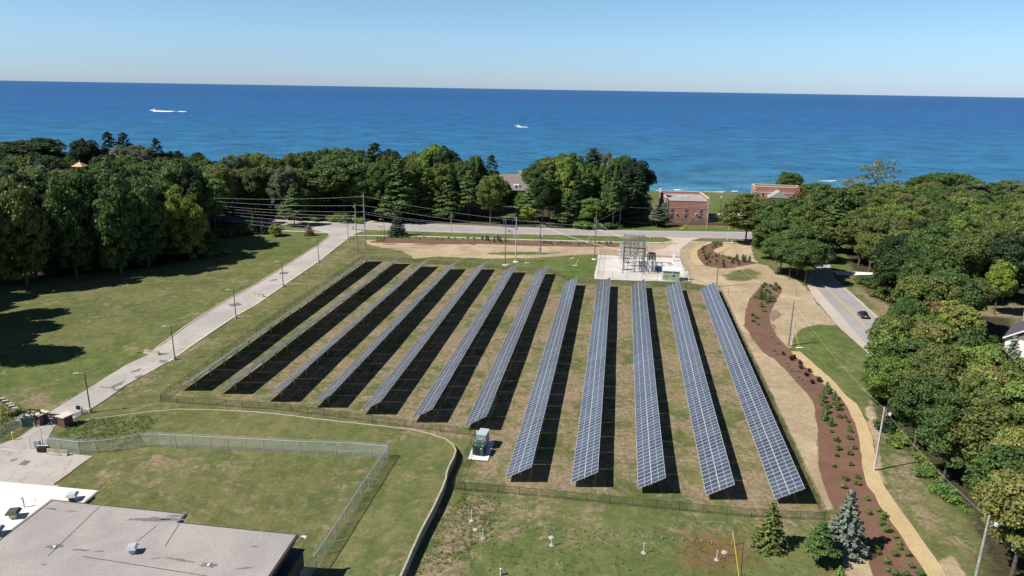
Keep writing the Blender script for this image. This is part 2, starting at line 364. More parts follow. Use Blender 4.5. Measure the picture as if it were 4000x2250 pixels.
SAND = [[(918, 604), (934, 603), (969, 603), (1094, 603), (1288, 610), (1558, 614), (1640, 612), (1668, 609), (1694, 603), (1674, 596), (1761, 597), (1738, 604), (1760, 611), (1890, 613), (1893, 640), (1905, 662), (1930, 668), (1955, 690), (2000, 702), (2027, 722), (2044, 740), (2047, 752), (2075, 785), (2105, 818), (2060, 815), (2015, 825), (1996, 850), (1989, 880), (1930, 860), (1900, 730), (1870, 830), (1900, 880), (1985, 950), (2045, 1010), (2058, 1080), (2060, 1160), (2072, 1215), (2092, 1270), (2075, 1290), (2040, 1200), (1932, 975), (1815, 735), (1800, 722), (1740, 712), (1722, 690), (1711, 652), (1650, 645), (1510, 640), (1485, 638), (1448, 640.6), (1411, 644), (1336, 649), (1223, 650), (1100, 645), (1042, 650), (1010, 630), (960, 622), (925, 614)],
        [(1932, 895), (1947, 901.5), (1982, 936.5), (2042, 1002), (2050, 1029), (2058, 1100), (2058, 1166), (2075, 1225), (2100, 1275), (2076, 1290), (2045, 1200), (1945, 990), (1860, 820), (1815, 735), (1900, 730), (1874, 784), (1872, 814), (1890, 850)],
        [(2120, 1390), (2160, 1385), (2183, 1400), (2198, 1449), (2215, 1480), (2130, 1480), (2125, 1430)],
        [(2190, 1000), (2210, 1080), (2214, 1180), (2235, 1240), (2205, 1200), (2196, 1110), (2180, 1040)],
        [(2395, 1400), (2440, 1470), (2400, 1480), (2360, 1415)]]
LENS = [(1223, 634), (1300, 632), (1380, 634), (1410, 637), (1370, 641), (1290, 642), (1223, 640)]
MOUND = [(1812, 690), (1850, 678), (1890, 672), (1925, 690), (1900, 705), (1860, 709), (1820, 704)]
LUSH = [([(1990, 870), (2025, 820), (2060, 812), (2100, 830), (2165, 900), (2150, 980), (2100, 950), (2040, 895)], .9, 4),
        ([(900, 590), (980, 580), (1270, 589), (1690, 598), (1640, 606), (1270, 599), (1000, 591)], .75, 2),
        ([(540, 596), (820, 590), (800, 612), (745, 650), (640, 715), (560, 735), (700, 640)], .55, 6),
        ([(1030, 655), (1240, 660), (1500, 645), (1480, 705), (1420, 700), (1380, 670), (1280, 660)], .8, 3),
        ([(-200, 900), (350, 870), (560, 740), (640, 700), (560, 780), (380, 900), (200, 960), (-200, 1010)], .6, 10),
        ([(1575, 555), (1840, 575), (1840, 586), (1575, 580)], .9, 3),
        ([(1850, 495), (1900, 500), (1880, 560), (1790, 560), (1640, 500), (1640, 490)], .6, 8),
        ([(2030, 625), (2140, 640), (2120, 695), (2060, 665)], 1, 3), ([(1250, 530), (1345, 525), (1345, 560), (1290, 545)], 1, 4),
        ([(135, 1105), (180, 1060), (400, 1040), (330, 1100), (160, 1125)], .6, 2),
        ([(1130, 1290), (2100, 1330), (2100, 1500), (1100, 1500)], .45, 6)]
DRY = [([(430, 1000), (912, 655), (1288, 675), (1425, 705), (1800, 728), (2070, 1310), (1150, 1230), (1190, 1100)], .62, 4),
       ([(1050, 1440), (1130, 1260), (1230, 1260), (1200, 1330), (1130, 1480), (1040, 1490)], 1.0, 3),
       ([(440, 830), (700, 690), (900, 600), (910, 640), (560, 830), (400, 950), (300, 1000)], .5, 5),
       ([(1150, 1240), (2060, 1320), (1900, 1370), (1200, 1320)], .5, 5), ([(1190, 1150), (1280, 1150), (1260, 1220), (1160, 1220)], 1.0, 2),
       ([(200, 1150), (620, 1140), (640, 1300), (400, 1290), (200, 1210)], .4, 8), ([(560, 735), (700, 640), (800, 612), (640, 740), (500, 800)], .2, 4),
       ([(60, 985), (180, 995), (150, 1040), (40, 1030)], .8, 3), ([(2110, 710), (2250, 760), (2300, 830), (2230, 830), (2160, 750)], .9, 3),
       ([(2210, 1080), (2330, 1230), (2440, 1400), (2300, 1330), (2240, 1230)], .8, 3), ([(2370, 770), (2576, 770), (2576, 800), (2400, 795)], 1, 3),
       ([(830, 1250), (1000, 1150), (1110, 1150), (1060, 1300), (900, 1470)], .25, 6)]
RUST = [([(1720, 1340), (1860, 1345), (1900, 1400), (1820, 1450), (1700, 1420)], 1.15, 4), ([(1175, 1160), (1225, 1162), (1240, 1180), (1190, 1180)], .8, 1.5),
        ([(2070, 1410), (2130, 1425), (2120, 1460), (2060, 1445)], .9, 1.5), ([(1900, 1380), (1945, 1372), (1960, 1385), (1930, 1400)], .8, 1.5)]
LITTER_SHADE = [[(-900, 735), (0, 722), (130, 698), (400, 670), (530, 645), (545, 600), (535, 575), (640, 556), (915, 558), (1100, 560), (1270, 568), (1250, 500), (-900, 420)],
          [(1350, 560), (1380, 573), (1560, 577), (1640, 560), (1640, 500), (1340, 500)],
          [(2150, 690), (2190, 740), (2260, 780), (2350, 830), (2400, 880), (2530, 880), (2545, 800), (2400, 788), (2410, 765), (3200, 700), (3000, 500), (2100, 560)],  # forest floor; its lobe at right paints tree shade in with dark litter
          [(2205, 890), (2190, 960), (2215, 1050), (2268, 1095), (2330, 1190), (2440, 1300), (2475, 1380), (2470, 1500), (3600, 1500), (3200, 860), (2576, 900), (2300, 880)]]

def axis(a, b, step, far):
    fine = np.arange(a, b+1e-6, step); out = [a]; s = step
    lo = []; x = a
    while x > -far: s *= 1.35; x -= s; lo.append(x)
    hi = []; x = b; s = step
    while x < far: s *= 1.35; x += s; hi.append(x)
    return np.array(lo[::-1]+list(fine)+hi)
def build_ground():
    xs = axis(-150, 150, .85, 6000)
    ys = np.concatenate([np.array([-300, -150, -60, 0, 30, 45]), np.arange(52, 300, .85), np.arange(300, 420, 1.6), np.array([425, 440, 470, 520])])
    nx, ny = len(xs), len(ys); X, Y = np.meshgrid(xs, ys); P = np.stack([X.ravel(), Y.ravel()], 1)
    sy = np.array([shore_y(min(max(x, -400), 500)) for x in xs]); SY = np.tile(sy, ny)
    d = P[:, 1]-SY
    t = np.clip((d+24)/24, 0, 1); z = -4.0*(t*t*(3-2*t)); z = np.where(d > 0, -4.0-np.minimum(d*.12, 4), z)
    z = z+np.where(np.abs(P[:, 0]) < 600, .05*np.sin(P[:, 0]*.21)*np.sin(P[:, 1]*.17)*(d < -30), 0)-.05
    att = {k: np.zeros(len(P)) for k in ('sand', 'dry', 'lush', 'rust', 'litter_shade', 'beach')}
    def stamp(name, pl, amt, soft, sub=False):
        pl = poly(pl); a = np.array(pl); m = (P[:, 0] > a[:, 0].min()-soft) & (P[:, 0] < a[:, 0].max()+soft) & (P[:, 1] > a[:, 1].min()-soft) & (P[:, 1] < a[:, 1].max()+soft)
        s = np.clip(sdist(P[m], pl)/soft*.5+.5, 0, 1)*amt
        if sub: att[name][m] *= (1-s)
        else: att[name][m] = np.maximum(att[name][m], s)
    for pl in SAND: stamp('sand', pl, 1, 1.2)
    stamp('sand', LENS, .85, 2, True); stamp('sand', MOUND, .75, 2.5, True)
    for pl, a, s in LUSH: stamp('lush', pl, a, s)
    for pl, a, s in DRY: stamp('dry', pl, a, s)
    for pl, a, s in RUST: stamp('rust', pl, a, s)
    for pl in LITTER_SHADE: stamp('litter_shade', pl, 1, 3)
    att['beach'] = np.clip((d+14)/5, 0, 1)
    me = bpy.data.meshes.new('ground')
    V = np.stack([P[:, 0], P[:, 1], z], 1)
    idx = np.arange(nx*ny).reshape(ny, nx)
    F = np.stack([idx[:-1, :-1], idx[:-1, 1:], idx[1:, 1:], idx[1:, :-1]], -1).reshape(-1, 4)
    me.vertices.add(len(V)); me.vertices.foreach_set('co', V.ravel())
    me.loops.add(F.size); me.loops.foreach_set('vertex_index', F.ravel().astype(np.int32))
    me.polygons.add(len(F)); me.polygons.foreach_set('loop_start', np.arange(0, F.size, 4, dtype=np.int32))
    me.polygons.foreach_set('use_smooth', np.ones(len(F), bool))
    me.update(calc_edges=True)
    for k, a in att.items():
        A = me.attributes.new(k, 'FLOAT', 'POINT'); A.data.foreach_set('value', a.astype(np.float32))
    me.materials.append(M_GROUND)
    o = bpy.data.objects.new('ground', me); COL.objects.link(o); tag(o, kind='structure')
build_ground()

mb = MB(); mb.add([(-90000, 350, WZ), (90000, 350, WZ), (90000, 90000, WZ), (-90000, 90000, WZ)], [(0, 1, 2, 3)])
mb.build('lake_water', M_WATER, kind='structure')

def densify(pts, step=3.0, closed=True, jit=0.0, r=None):
    out = []; n = len(pts)
    for i in range(n if closed else n-1):
        a = Vector(pts[i]); b = Vector(pts[(i+1) % n]); k = max(1, int((b-a).length/step))
        for j in range(k):
            p = a.lerp(b, j/k)
            if jit and j: p += Vector(((r or rnd).uniform(-jit, jit), (r or rnd).uniform(-jit, jit)))
            out.append(tuple(p))
    if not closed: out.append(tuple(pts[-1]))
    return out
def sheet(name, px, m, z, jit=0, step=2.5, world=False):
    pts = px if world else poly(px)
    pts = densify([Vector(p).to_2d() for p in pts], step, True, jit)
    mb = MB(); n = len(pts)
    A = sum(pts[i][0]*pts[(i+1) % n][1]-pts[(i+1) % n][0]*pts[i][1] for i in range(n))
    if A < 0: pts = pts[::-1]
    from mathutils.geometry import tessellate_polygon
    tr = tessellate_polygon([[Vector((p[0], p[1], 0)) for p in pts]])
    vs = [(p[0], p[1], z) for p in pts]; fs = []
    for t in tr:
        a, b, c = [Vector(pts[i]) for i in t]
        fs.append(t if (b-a).cross(c-a) > 0 else t[::-1])
    mb.add(vs, fs); return mb.build(name, m, kind='structure')
def strip(name, pts, wd, m, z, kind='structure', h=0):
    """ribbon along world points"""
    mb = MB(); P = [Vector(p[:2]) for p in pts]; L = []; Rr = []
    for i, p in enumerate(P):
        d = (P[min(i+1, len(P)-1)]-P[max(i-1, 0)]).normalized(); nrm = Vector((-d.y, d.x))
        L.append(p+nrm*wd/2); Rr.append(p-nrm*wd/2)
    n = len(P)
    vs = [(q.x, q.y, z+h) for q in L]+[(q.x, q.y, z+h) for q in Rr]
    fs = [(i, n+i, n+i+1, i+1) for i in range(n-1)]
    if h:
        vs += [(q.x, q.y, z) for q in L]+[(q.x, q.y, z) for q in Rr]
        fs += [(i, i+1, 2*n+i+1, 2*n+i) for i in range(n-1)]+[(n+i+1, n+i, 3*n+i, 3*n+i+1) for i in range(n-1)]
        fs += [(0, 2*n, 3*n, n), (n-1, 2*n-1, 4*n-1, 3*n-1)]
    mb.add(vs, fs); return mb.build(name, m, kind=kind)

# the public road, shoulders, markings
FAR = [(480, 538), (560, 545), (644, 549.5), (701, 554), (800, 558), (921, 561), (1019, 562), (1244, 571), (1363, 575), (1538, 580), (1838, 584), (2094, 588), (2300, 592), (2640, 598)]
NEAR = [(480, 549), (560, 556), (644, 561), (784, 569), (870, 575), (979, 578.8), (1069, 582), (1269, 587.5), (1488, 591.5), (1698, 597), (1838, 599), (1888, 602), (2094, 606.5), (2300, 610), (2640, 617)]
sheet('main_road_shoulder', [(x, y-1.2) for x, y in FAR]+[(x, y+1.0) for x, y in NEAR[::-1]], M_SHOULD, .0, .15)
sheet('main_road', FAR+NEAR[::-1], M_ASPH, .012)
def lerp_poly(t, xs=None):
    out = []
    for x in (xs or range(500, 2630, 60)):
        f = lambda L: next((a[1]+(b[1]-a[1])*(x-a[0])/(b[0]-a[0]) for a, b in zip(L, L[1:]) if a[0] <= x <= b[0]), L[-1][1])
        out.append((x, f(FAR)*(1-t)+f(NEAR)*t))
    return out
for t, m, wd in ((.13, M_WHITEP, .22), (.46, M_YEL, .16), (.52, M_YEL, .16), (.87, M_WHITEP, .22)):
    strip('road_marking', [G(x, y) for x, y in lerp_poly(t)], wd, m, .024)
# side road
SR_L = [(2026, 604), (2030, 625), (2038, 660), (2044, 700), (2049, 719), (2108, 785), (2169.5, 856), (2300, 995), (2420, 1115)]
SR_R = [(2060, 604), (2062, 625), (2074, 660), (2089, 690), (2097, 702.7), (2157, 756.5), (2227, 820), (2400, 965), (2560, 1100)]
sheet('side_road_shoulder', [(2022, 605), (2024, 640), (2028, 700), (2032, 719), (2049.5, 751.5), (2107, 819), (2172, 878), (2300, 1010), (2420, 1135)]+[(2575, 1105), (2405, 960), (2233, 818), (2163, 755), (2101, 702), (2066, 606)], M_SHOULD, .004, .12)
sheet('side_road', SR_L+SR_R[::-1], M_ASPH, .022)
CL = [(2064.5, 709), (2127, 769), (2198, 844), (2300, 945), (2420, 1060)]
for dx in (-1.1, 1.1): strip('road_marking', [G(x+dx, y) for x, y in [(2054, 680)]+CL], .14, M_YEL, .034)
sheet('side_driveway', [(2094, 681), (2140, 683), (2200, 686), (2200, 691), (2135, 692.5), (2105, 692)], M_CONCW, .03)
sheet('dark_driveway', [(1263, 571), (1300, 573.5), (1308, 560), (1318, 552), (1350, 541), (1318, 532), (1283, 520), (1270, 524), (1280, 540), (1285, 550)], M_DKASPH, .02, .1)
sheet('driveway_far', [(882, 561), (915, 562.5), (954, 556), (935, 555)], M_SHOULD, .02)
# concrete walk
for pts in ([(880, 594), (894, 592.5), (1000, 593), (1069, 594.8), (1269, 601.5), (1400, 605), (1553, 609), (1660, 610.5)], [(1736, 608.5), (1885, 611.5), (2020, 617)], [(700, 580), (760, 582), (829, 586)]):
    strip('footpath', densify([G(x, y).to_2d() for x, y in pts], 4, False), 1.7, M_WALK, .016)
sheet('gravel_drive', [(1672, 597.5), (1763, 599), (1740, 604), (1730, 613), (1712, 627), (1712, 646), (1600, 640), (1640, 632), (1668, 625.5), (1692, 612), (1694, 604)], surf_material('pinkish_gravel', (.52, .43, .36), (.47, .385, .31), (.42, .34, .27)), .006, .25)
# entry drive of worn paving
DL = [(828, 593.5), (821.5, 601), (804, 615), (746.5, 652), (644, 716.5), (570, 756.5), (475, 816.5), (400, 868), (370, 894), (312, 921), (225, 976), (175, 1006), (120, 1040), (78, 1079), (47, 1101), (0, 1118), (-120, 1150), (-200, 1290), (60, 1290), (150, 1222), (134, 1219), (233, 1147.5), (190, 1143), (118, 1128), (117, 1108), (137, 1073), (177, 1057), (214.7, 1038.6), (265, 1006), (312.5, 971.5), (357.5, 946.5), (425, 909), (467.5, 876.5), (587.5, 796.5), (644, 764), (806.5, 652), (856.5, 612), (880, 594.8), (905, 584), (921, 581), (800, 569.5), (770, 572), (800, 581), (825, 588)]
sheet('entry_drive', DL, M_DRIVE, .03, .08)
strip('kerb', densify([G(x, y).to_2d() for x, y in [(829, 592), (822, 600), (803.5, 614), (745.5, 651.5), (643, 716), (569, 756), (474, 816), (399, 872)]], 3, False), .35, M_KERB, 0, h=.14)
strip('kerb', densify([G(x, y).to_2d() for x, y in [(880, 596), (857, 613), (807, 653), (645, 765), (588, 797.5), (468, 878), (425, 910)]], 3, False), .4, M_CAP, 0, h=.06)
for q in ([(574, 766), (600, 762), (610, 768), (582, 772)], [(705, 685), (727, 684), (722, 690), (702, 690)], [(678, 705), (697, 702), (698, 705), (682, 707)], [(456, 879), (473, 873), (458, 880), (448, 881)], [(403, 888), (427, 889), (418, 893), (398, 893)],
          [(402, 906), (424, 907), (412, 913), (400, 911)], [(327, 936), (357, 926), (349, 934), (330, 938)], [(341, 947), (360, 942), (350, 952), (338, 952)], [(284, 977), (305, 968), (318, 956), (300, 963), (278, 972)], [(285, 980), (308, 976), (298, 983), (284, 983)], [(250, 972), (290, 976), (288, 979), (252, 975)],
          [(24, 1158), (42, 1153), (44, 1156), (30, 1162)], [(45, 1170), (62, 1158), (78, 1160), (66, 1171)], [(178, 1045), (214, 1030), (222, 1034), (196, 1050)]):
    sheet('road_patch', q, M_PATCH, .044)
sheet('concrete_band', [(-20, 1126), (0, 1127), (50, 1134), (47, 1139), (0, 1131.5), (-20, 1131)], M_WALK, .045)
for a, b in (((97, 1214), (142, 1183)), ((134, 1218), (180, 1186.5))): strip('parking_line', [G(*a), G(*b)], .12, M_YEL, .048)
# planting beds and chip paths
for nm, pl, m, z in (('mulch_bed', MULCH_A, M_MULCH, .02), ('mulch_bed', MULCH_B, M_MULCH, .02), ('mulch_bed', MULCH_C, M_MULCH, .03), ('wood_chip_path', CHIP_B, M_CHIP, .036), ('wood_chip_path', CHIP_C, M_CHIP, .04), ('wood_chip_path', CHIP_D, M_CHIP, .044)):
    sheet(nm, pl, m, z, .12, 1.5)
sheet('gravel_pad', PAD, M_GRAVEL, .03, .25, 1.5)

# raised lawn behind the long low retaining edge
WALLP = [(215, 1056), (300, 1045), (389, 1034), (451, 1028.7), (530, 1030), (644, 1036), (720, 1043), (799.6, 1053.6), (973.8, 1072.9), (1032.9, 1079.7), (1085.8, 1091.5), (1120, 1104), (1140, 1118), (1146.4, 1132), (1141.8, 1147.5), (1129.3, 1172.4), (1120, 1203.5), (1110.6, 1228.4), (1098, 1256.4), (1079.5, 1293.7), (1064, 1321.7), (1045.3, 1362), (1023.5, 1408.8), (1008, 1449), (996, 1478)]
def wall_h(i): return (.08, .08, .1, .12, .15, .18, .2, .25, .35, .4, .5, .65, .85, 1.05)[i] if i < 14 else 1.25
wp = [G(x, y, wall_h(i)) for i, (x, y) in enumerate(WALLP)]
wpd = []; whd = []
for i in range(len(wp)-1):
    k = max(1, int((wp[i+1]-wp[i]).length/1.5))
    for j in range(k):
        p = wp[i].lerp(wp[i+1], j/k); wpd.append(p+Vector((rnd.uniform(-.08, .08), rnd.uniform(-.05, .05), 0)))
wpd.append(wp[-1])
def ribbon_wall(name, P, wd, m, parent=None):
    mb = MB(); n = len(P); L = []; Rr = []
    for i, p in enumerate(P):
        d = (P[min(i+1, n-1)]-P[max(i-1, 0)]).to_2d().normalized(); q = Vector((-d.y, d.x))*wd/2
        L.append((p.x+q.x, p.y+q.y)); Rr.append((p.x-q.x, p.y-q.y))
    vs = [(*L[i], P[i].z) for i in range(n)]+[(*Rr[i], P[i].z) for i in range(n)]+[(*L[i], -.1) for i in range(n)]+[(*Rr[i], -.1) for i in range(n)]
    fs = []
    for i in range(n-1): fs += [(i, n+i, n+i+1, i+1), (i, i+1, 2*n+i+1, 2*n+i), (n+i+1, n+i, 3*n+i, 3*n+i+1)]
    mb.add(vs, fs); return mb.build(name, m, parent)
o = ribbon_wall('retaining_wall', wpd, .25, mat('tan_edging_stone', (.40, .355, .27), .9, noise=(2, .3)))
tag(o, 'long curving pale tan retaining edge around the raised lawn', 'retaining wall')
mb = MB(); rows = []
offs = [0, .5, 1.2, 2.5, 4.5, 7, 10]; n = len(wpd)
for i, p in enumerate(wpd):
    d = (wpd[min(i+1, n-1)]-wpd[max(i-1, 0)]).to_2d().normalized(); q = Vector((d.y, -d.x))
    r = []
    for k, of in enumerate(offs):
        s = 1-of/offs[-1]; zz = (p.z-.06)*(s*s*(3-2*s)) if k else p.z-.05
        lim = of*(.45 if 15 < 0 else 1)
        r.append((p.x+q.x*lim, p.y+q.y*lim, zz if k < len(offs)-1 else -.08))
    rows.append(r)
vs = [v for r in rows for v in r]; m_ = len(offs)
fs = [(i*m_+k, i*m_+k+1, (i+1)*m_+k+1, (i+1)*m_+k) for i in range(n-1) for k in range(m_-1)]
mb.add(vs, fs); mb.build('raised_lawn', M_GROUND, kind='structure', smooth=True)

# ------------------------------------------------------------------ solar rows
def pv_material():
    m = bpy.data.materials.new('solar_cells'); m.use_nodes = True; n = NT(m); P = n.N['Principled BSDF']
    oi = n.N.new('ShaderNodeObjectInfo'); tc = n.N.new('ShaderNodeTexCoord')
    br = n.N.new('ShaderNodeTexBrick'); br.offset = 0; br.inputs['Scale'].default_value = 1; br.inputs['Brick Width'].default_value = .17; br.inputs['Row Height'].default_value = .17
    br.inputs['Mortar Size'].default_value = .006; br.inputs['Color1'].default_value = (.050, .060, .085, 1); br.inputs['Color2'].default_value = (.060, .070, .096, 1); br.inputs['Mortar'].default_value = (.10, .11, .13, 1)
    n.L.new(tc.outputs['Object'], br.inputs['Vector'])
    c = n.scale(br.outputs[0], n.math('ADD', .8, n.math('MULTIPLY', oi.outputs['Random'], .5)))
    n.L.new(c, P.inputs['Base Color']); P.inputs['Roughness'].default_value = .2; P.inputs['Specular IOR Level'].default_value = .7
    P.inputs['IOR'].default_value = 1.5
    return m
M_PV = pv_material()
M_FRAME = mat('module_frame_aluminium', (.58, .60, .63), .45, .25, .5)
M_BACK = mat('module_backsheet', (.55, .56, .58), .7)
MW, ML, TILT = 1.02, 2.07, R_(30)
PITCH = 1.035; SECT = 5*PITCH+.045
ct, st_ = math.cos(TILT), math.sin(TILT)
def module_parts(mb, u, s, wedge=0):
    """one framed module; u along the row, s up the slope, both at its centre"""
    def pt(a, b, h): return (s_x(b, h), a, s_z(b, h))
    s_x = lambda b, h: b*ct-h*st_; s_z = lambda b, h: b*st_+h*ct
    a0, a1, b0, b1 = u-MW/2, u+MW/2, s-ML/2, s+ML/2; t = .04; fr = .044
    vs = [pt(a, b, h) for h in (0, t) for a, b in ((a0, b0), (a1, b0), (a1, b1), (a0, b1))]
    mb.add(vs, [(0, 1, 2, 3)], 2); mb.add(vs, [(1, 0, 4, 5), (2, 1, 5, 6), (3, 2, 6, 7), (0, 3, 7, 4)], 1)
    i0, i1, j0, j1 = a0+fr, a1-fr, b0+fr, b1-fr
    o_ = [(a0, b0), (a1, b0), (a1, b1), (a0, b1)]; q = [(i0, j0), (i1, j0), (i1, j1), (i0, j1)]
    vv = [pt(a, b, t) for a, b in o_]+[pt(a, b, t) for a, b in q]
    mb.add(vv, [(k, 4+k, 4+(k+1) % 4, (k+1) % 4) for k in range(4)], 1)
    mid = (j0+j1)/2; g = .016
    for p0, p1, mt in ((j0, mid-g, 0), (mid-g, mid+g, 2), (mid+g, j1, 0)):
        mb.add([pt(i0, p0, t-.004*(mt == 0)), pt(i0, p1, t-.004*(mt == 0)), pt(i1, p1, t-.004*(mt == 0)), pt(i1, p0, t-.004*(mt == 0))], [(0, 1, 2, 3)], mt)
mb = MB(); module_parts(mb, 0, 0); ME_MOD = mb.mesh('solar_module', [M_PV, M_FRAME, M_BACK])
mb = MB()
mb.box((0, 0, .78), (.16, .11, 1.7)); mb.tube((0, 0, .6), (-1.15, 0, 1.0), .035); mb.tube((0, 0, 1.0), (1.1, 0, 2.25), .035)
ME_POST = mb.mesh('post', M_GALV)
NEARL = [(448, 975), (549, 983), (666, 1002), (785, 1017), (908, 1034), (1035, 1054), (1168, 1073), (1272, 1203), (1437, 1216), (1605, 1231), (1776, 1247), (1950, 1258)]
FARR = [(943, 637), (1012, 643), (1082, 650), (1153, 656), (1227, 657), (1303, 664), (1380, 668), (1454, 695), (1536, 698), (1622, 702), (1709, 707), (1797, 711)]
ROWTXT = ['leftmost solar row, seen almost edge-on beside the fence along the entry drive', 'second solar row from the left, beside the edge-on leftmost row',
 'third solar row from the left edge of the array', 'fourth solar row from the left edge of the array', 'fifth solar row from the left, its far end in front of two tall poles',
 'sixth solar row from the left, left of the row beside the green transformer', 'seventh solar row from the left, near end behind the grey electrical cabinet',
 'first of the five long solar rows, just right of the green transformer pad', 'second of the five long solar rows, far end in front of the substation left corner',
 'third of the five long solar rows, far end in front of the substation', 'fourth of the five long solar rows, next to the rightmost one', 'rightmost solar row, beside the sandy strip and mulch bed']
for ri, (nl, fr_) in enumerate(zip(NEARL, FARR)):
    a = G(*nl, .72); b = G(*fr_, 2.78)
    W2 = 2*ML+.016
    dirv = (b-a).to_2d().normalized()
    for _ in range(4):   # move the far point from the high edge to the low edge of the tables
        pv = Vector((dirv.y, -dirv.x)); bl = b.to_2d()-pv*W2*ct; dirv = (bl-a.to_2d()).normalized()
    L = (bl-a.to_2d()).length; ns = int(round(L/SECT)); rz = math.atan2(-dirv.x, dirv.y)
    t = root('solar_row', (a.x, a.y, 0), rz, ROWTXT[ri], 'solar panels', 'parallel rows of tilted solar panels')
    sc = L/(ns*SECT)
    near = []; rest = MB()
    for k in range(ns):
        dz = rnd.uniform(-.035, .035)
        for i in range(5):
            u = (k*SECT+.05+(i+.5)*PITCH)*sc
            for tier in (0, 1):
                s = ML/2+tier*(ML+.016)
                if len(near) < 100:
                    o = child(ME_MOD, 'solar_module', t, (s*ct, u, .72+dz+s*st_)); o.scale.y = sc; near.append(o)
                else:
                    r2 = MB(); module_parts(r2, 0, 0)
                    rest.add([(x+s*ct, y*sc+u, z+.72+dz+s*st_) for x, y, z in r2.v], [f for f in r2.f], 0); rest.m[-len(r2.m):] = r2.m
        child(ME_POST, 'post', t, (W2/2*ct, (k+.5)*SECT*sc, 0))
    rest.build('solar_modules', [M_PV, M_FRAME, M_BACK], t, kind='stuff')
    rl = MB()
    for s in (.5, 1.55, 2.6, 3.65):
        p = Vector((s*ct+.06*st_, 0, .72+s*st_-.06)); rl.tube(p, p+Vector((0, L, 0)), .035, n=4)
    rl.tube((W2/2*ct, 0.1, 1.62), (W2/2*ct, L, 1.62), .055, n=5)
    rl.build('rail', M_GALV, t)

# ------------------------------------------------------------------ fences
def fence(label, pts, h, pmat, lmat, wiremat, gap=3.05, name='chain_link_fence', barbed=False, bars=(), lower=None, rail=True, midz=None):
    P = [Vector(p).to_2d() for p in pts]
    t = root(name, (P[0].x, P[0].y, 0), 0, label, 'fence')
    o = t.location
    pm = MB(); r = .05 if barbed else .035
    pm.tube((0, 0, -.1), (0, 0, h), r, n=5); 
    if barbed: pm.tube((0, 0, h), (-.12, .05, h+.32), .02, n=4)
    pme = pm.mesh('post', pmat)
    rail_ = MB(); link = MB(); wires = MB(); npost = 0
    for a, b in zip(P, P[1:]):
        L = (b-a).length; k = max(1, int(round(L/gap)))
        for j in range(k):
            p = a.lerp(b, j/k); child(pme, 'post', t, (p.x-o.x, p.y-o.y, 0)); npost += 1
        rail_.tube((a.x-o.x, a.y-o.y, h-.02), (b.x-o.x, b.y-o.y, h-.02), .042 if barbed else .024, n=5)
        link.add([(a.x-o.x, a.y-o.y, .02), (b.x-o.x, b.y-o.y, .02), (b.x-o.x, b.y-o.y, h-.03), (a.x-o.x, a.y-o.y, h-.03)], [(0, 1, 2, 3)])
        if barbed:
            for q in (.4, .7, 1.0):
                wires.tube((a.x-o.x-.12*q, a.y-o.y+.05*q, h+.32*q), (b.x-o.x-.12*q, b.y-o.y+.05*q, h+.32*q), .009, n=3)
    p = P[-1]; child(pme, 'post', t, (p.x-o.x, p.y-o.y, 0))
    rail_.build('top_rail', wiremat, t); link.build('mesh', lmat, t)
    if barbed: wires.build('barbed_wire', wiremat, t)
    return t
g = lambda L: [G(x, y) for x, y in L]
FH = 1.25
fence('low black chain-link fence along the left side of the array, above the entry drive', g([(405, 1007), (560, 895), (730, 775), (912, 652)]), FH, M_BLACKF, M_LINKB, M_BLACKF)
fence('low black chain-link fence behind the far ends of the left seven rows', g([(912, 652), (1100, 665), (1242, 675), (1386, 685.5), (1430, 707)]), FH, M_BLACKF, M_LINKB, M_BLACKF)
fence('low black chain-link fence between the array and the substation', g([(1430, 707), (1483, 713.5), (1753, 726.5), (1809, 731)]), FH, M_BLACKF, M_LINKB, M_BLACKF)
fence('low black chain-link fence right of the rightmost row, along the sand', g([(1809, 731), (2073.5, 1310)]), FH, M_BLACKF, M_LINKB, M_BLACKF)
fence('low black chain-link fence across the near ends of the five long rows', g([(2073.5, 1310), (1889, 1301.5), (1307, 1245.5), (1200, 1236)]), FH, M_BLACKF, M_LINKB, M_BLACKF)
fence('short low fence run beside the transformer pad', g([(1140, 1230), (1165, 1170), (1196, 1098)]), FH, M_BLACKF, M_LINKB, M_BLACKF)
fence('low dark fence across the near ends of the left seven rows', g([(1196, 1098), (1064, 1080), (855.5, 1051), (694, 1031), (405, 1011)]), FH, M_BLACKF, M_LINKB, M_BLACKF)
# double gate at the near corner
a = G(1142, 1230.5); b = G(1198, 1236); t = root('fence_gate', (a.x, a.y, 0), 0, 'black double gate with two leaves at the near corner of the array fence', 'gate')
d = (b-a)/2
for k in (0, 1):
    q = a-t.location+d*k; e = q+d*.97; mb = MB()
    for z in (.08, FH): mb.tube((q.x, q.y, z), (e.x, e.y, z), .03, n=5)
    for v in (q, e): mb.tube((v.x, v.y, 0), (v.x, v.y, FH+.05), .035, n=5)
    lf = mb.build('leaf', M_BLACKF, t); m2 = MB(); m2.add([(q.x, q.y, .1), (e.x, e.y, .1), (e.x, e.y, FH), (q.x, q.y, FH)], [(0, 1, 2, 3)]); m2.build('mesh', M_LINKB, lf)
GF = [(110, 1131), (200.7, 1141), (244, 1139), (284.7, 1135), (319.8, 1129.5), (356, 1123), (398, 1121.5), (443, 1124), (619, 1133), (755, 1140), (890, 1144.5), (977.5, 1152.5)]
fence('tall galvanized fence with barbed wire across the near lawn', g(GF), 2.0, M_GALV, M_LINKG, M_GALV, barbed=True)
fence('tall galvanized fence running from its corner down to the building', g([(977.5, 1152.5), (945.8, 1199.8), (909, 1255.8), (868.6, 1318.6), (821.3, 1393.3), (795.8, 1430.6), (760, 1485)]), 2.0, M_GALV, M_LINKG, M_GALV, barbed=True)
fence('galvanized fence by the gate at the left edge of the picture', g([(-60, 1116), (0, 1108), (40, 1085), (68, 1072)]), 1.9, M_GALV, M_LINKG, M_GALV)
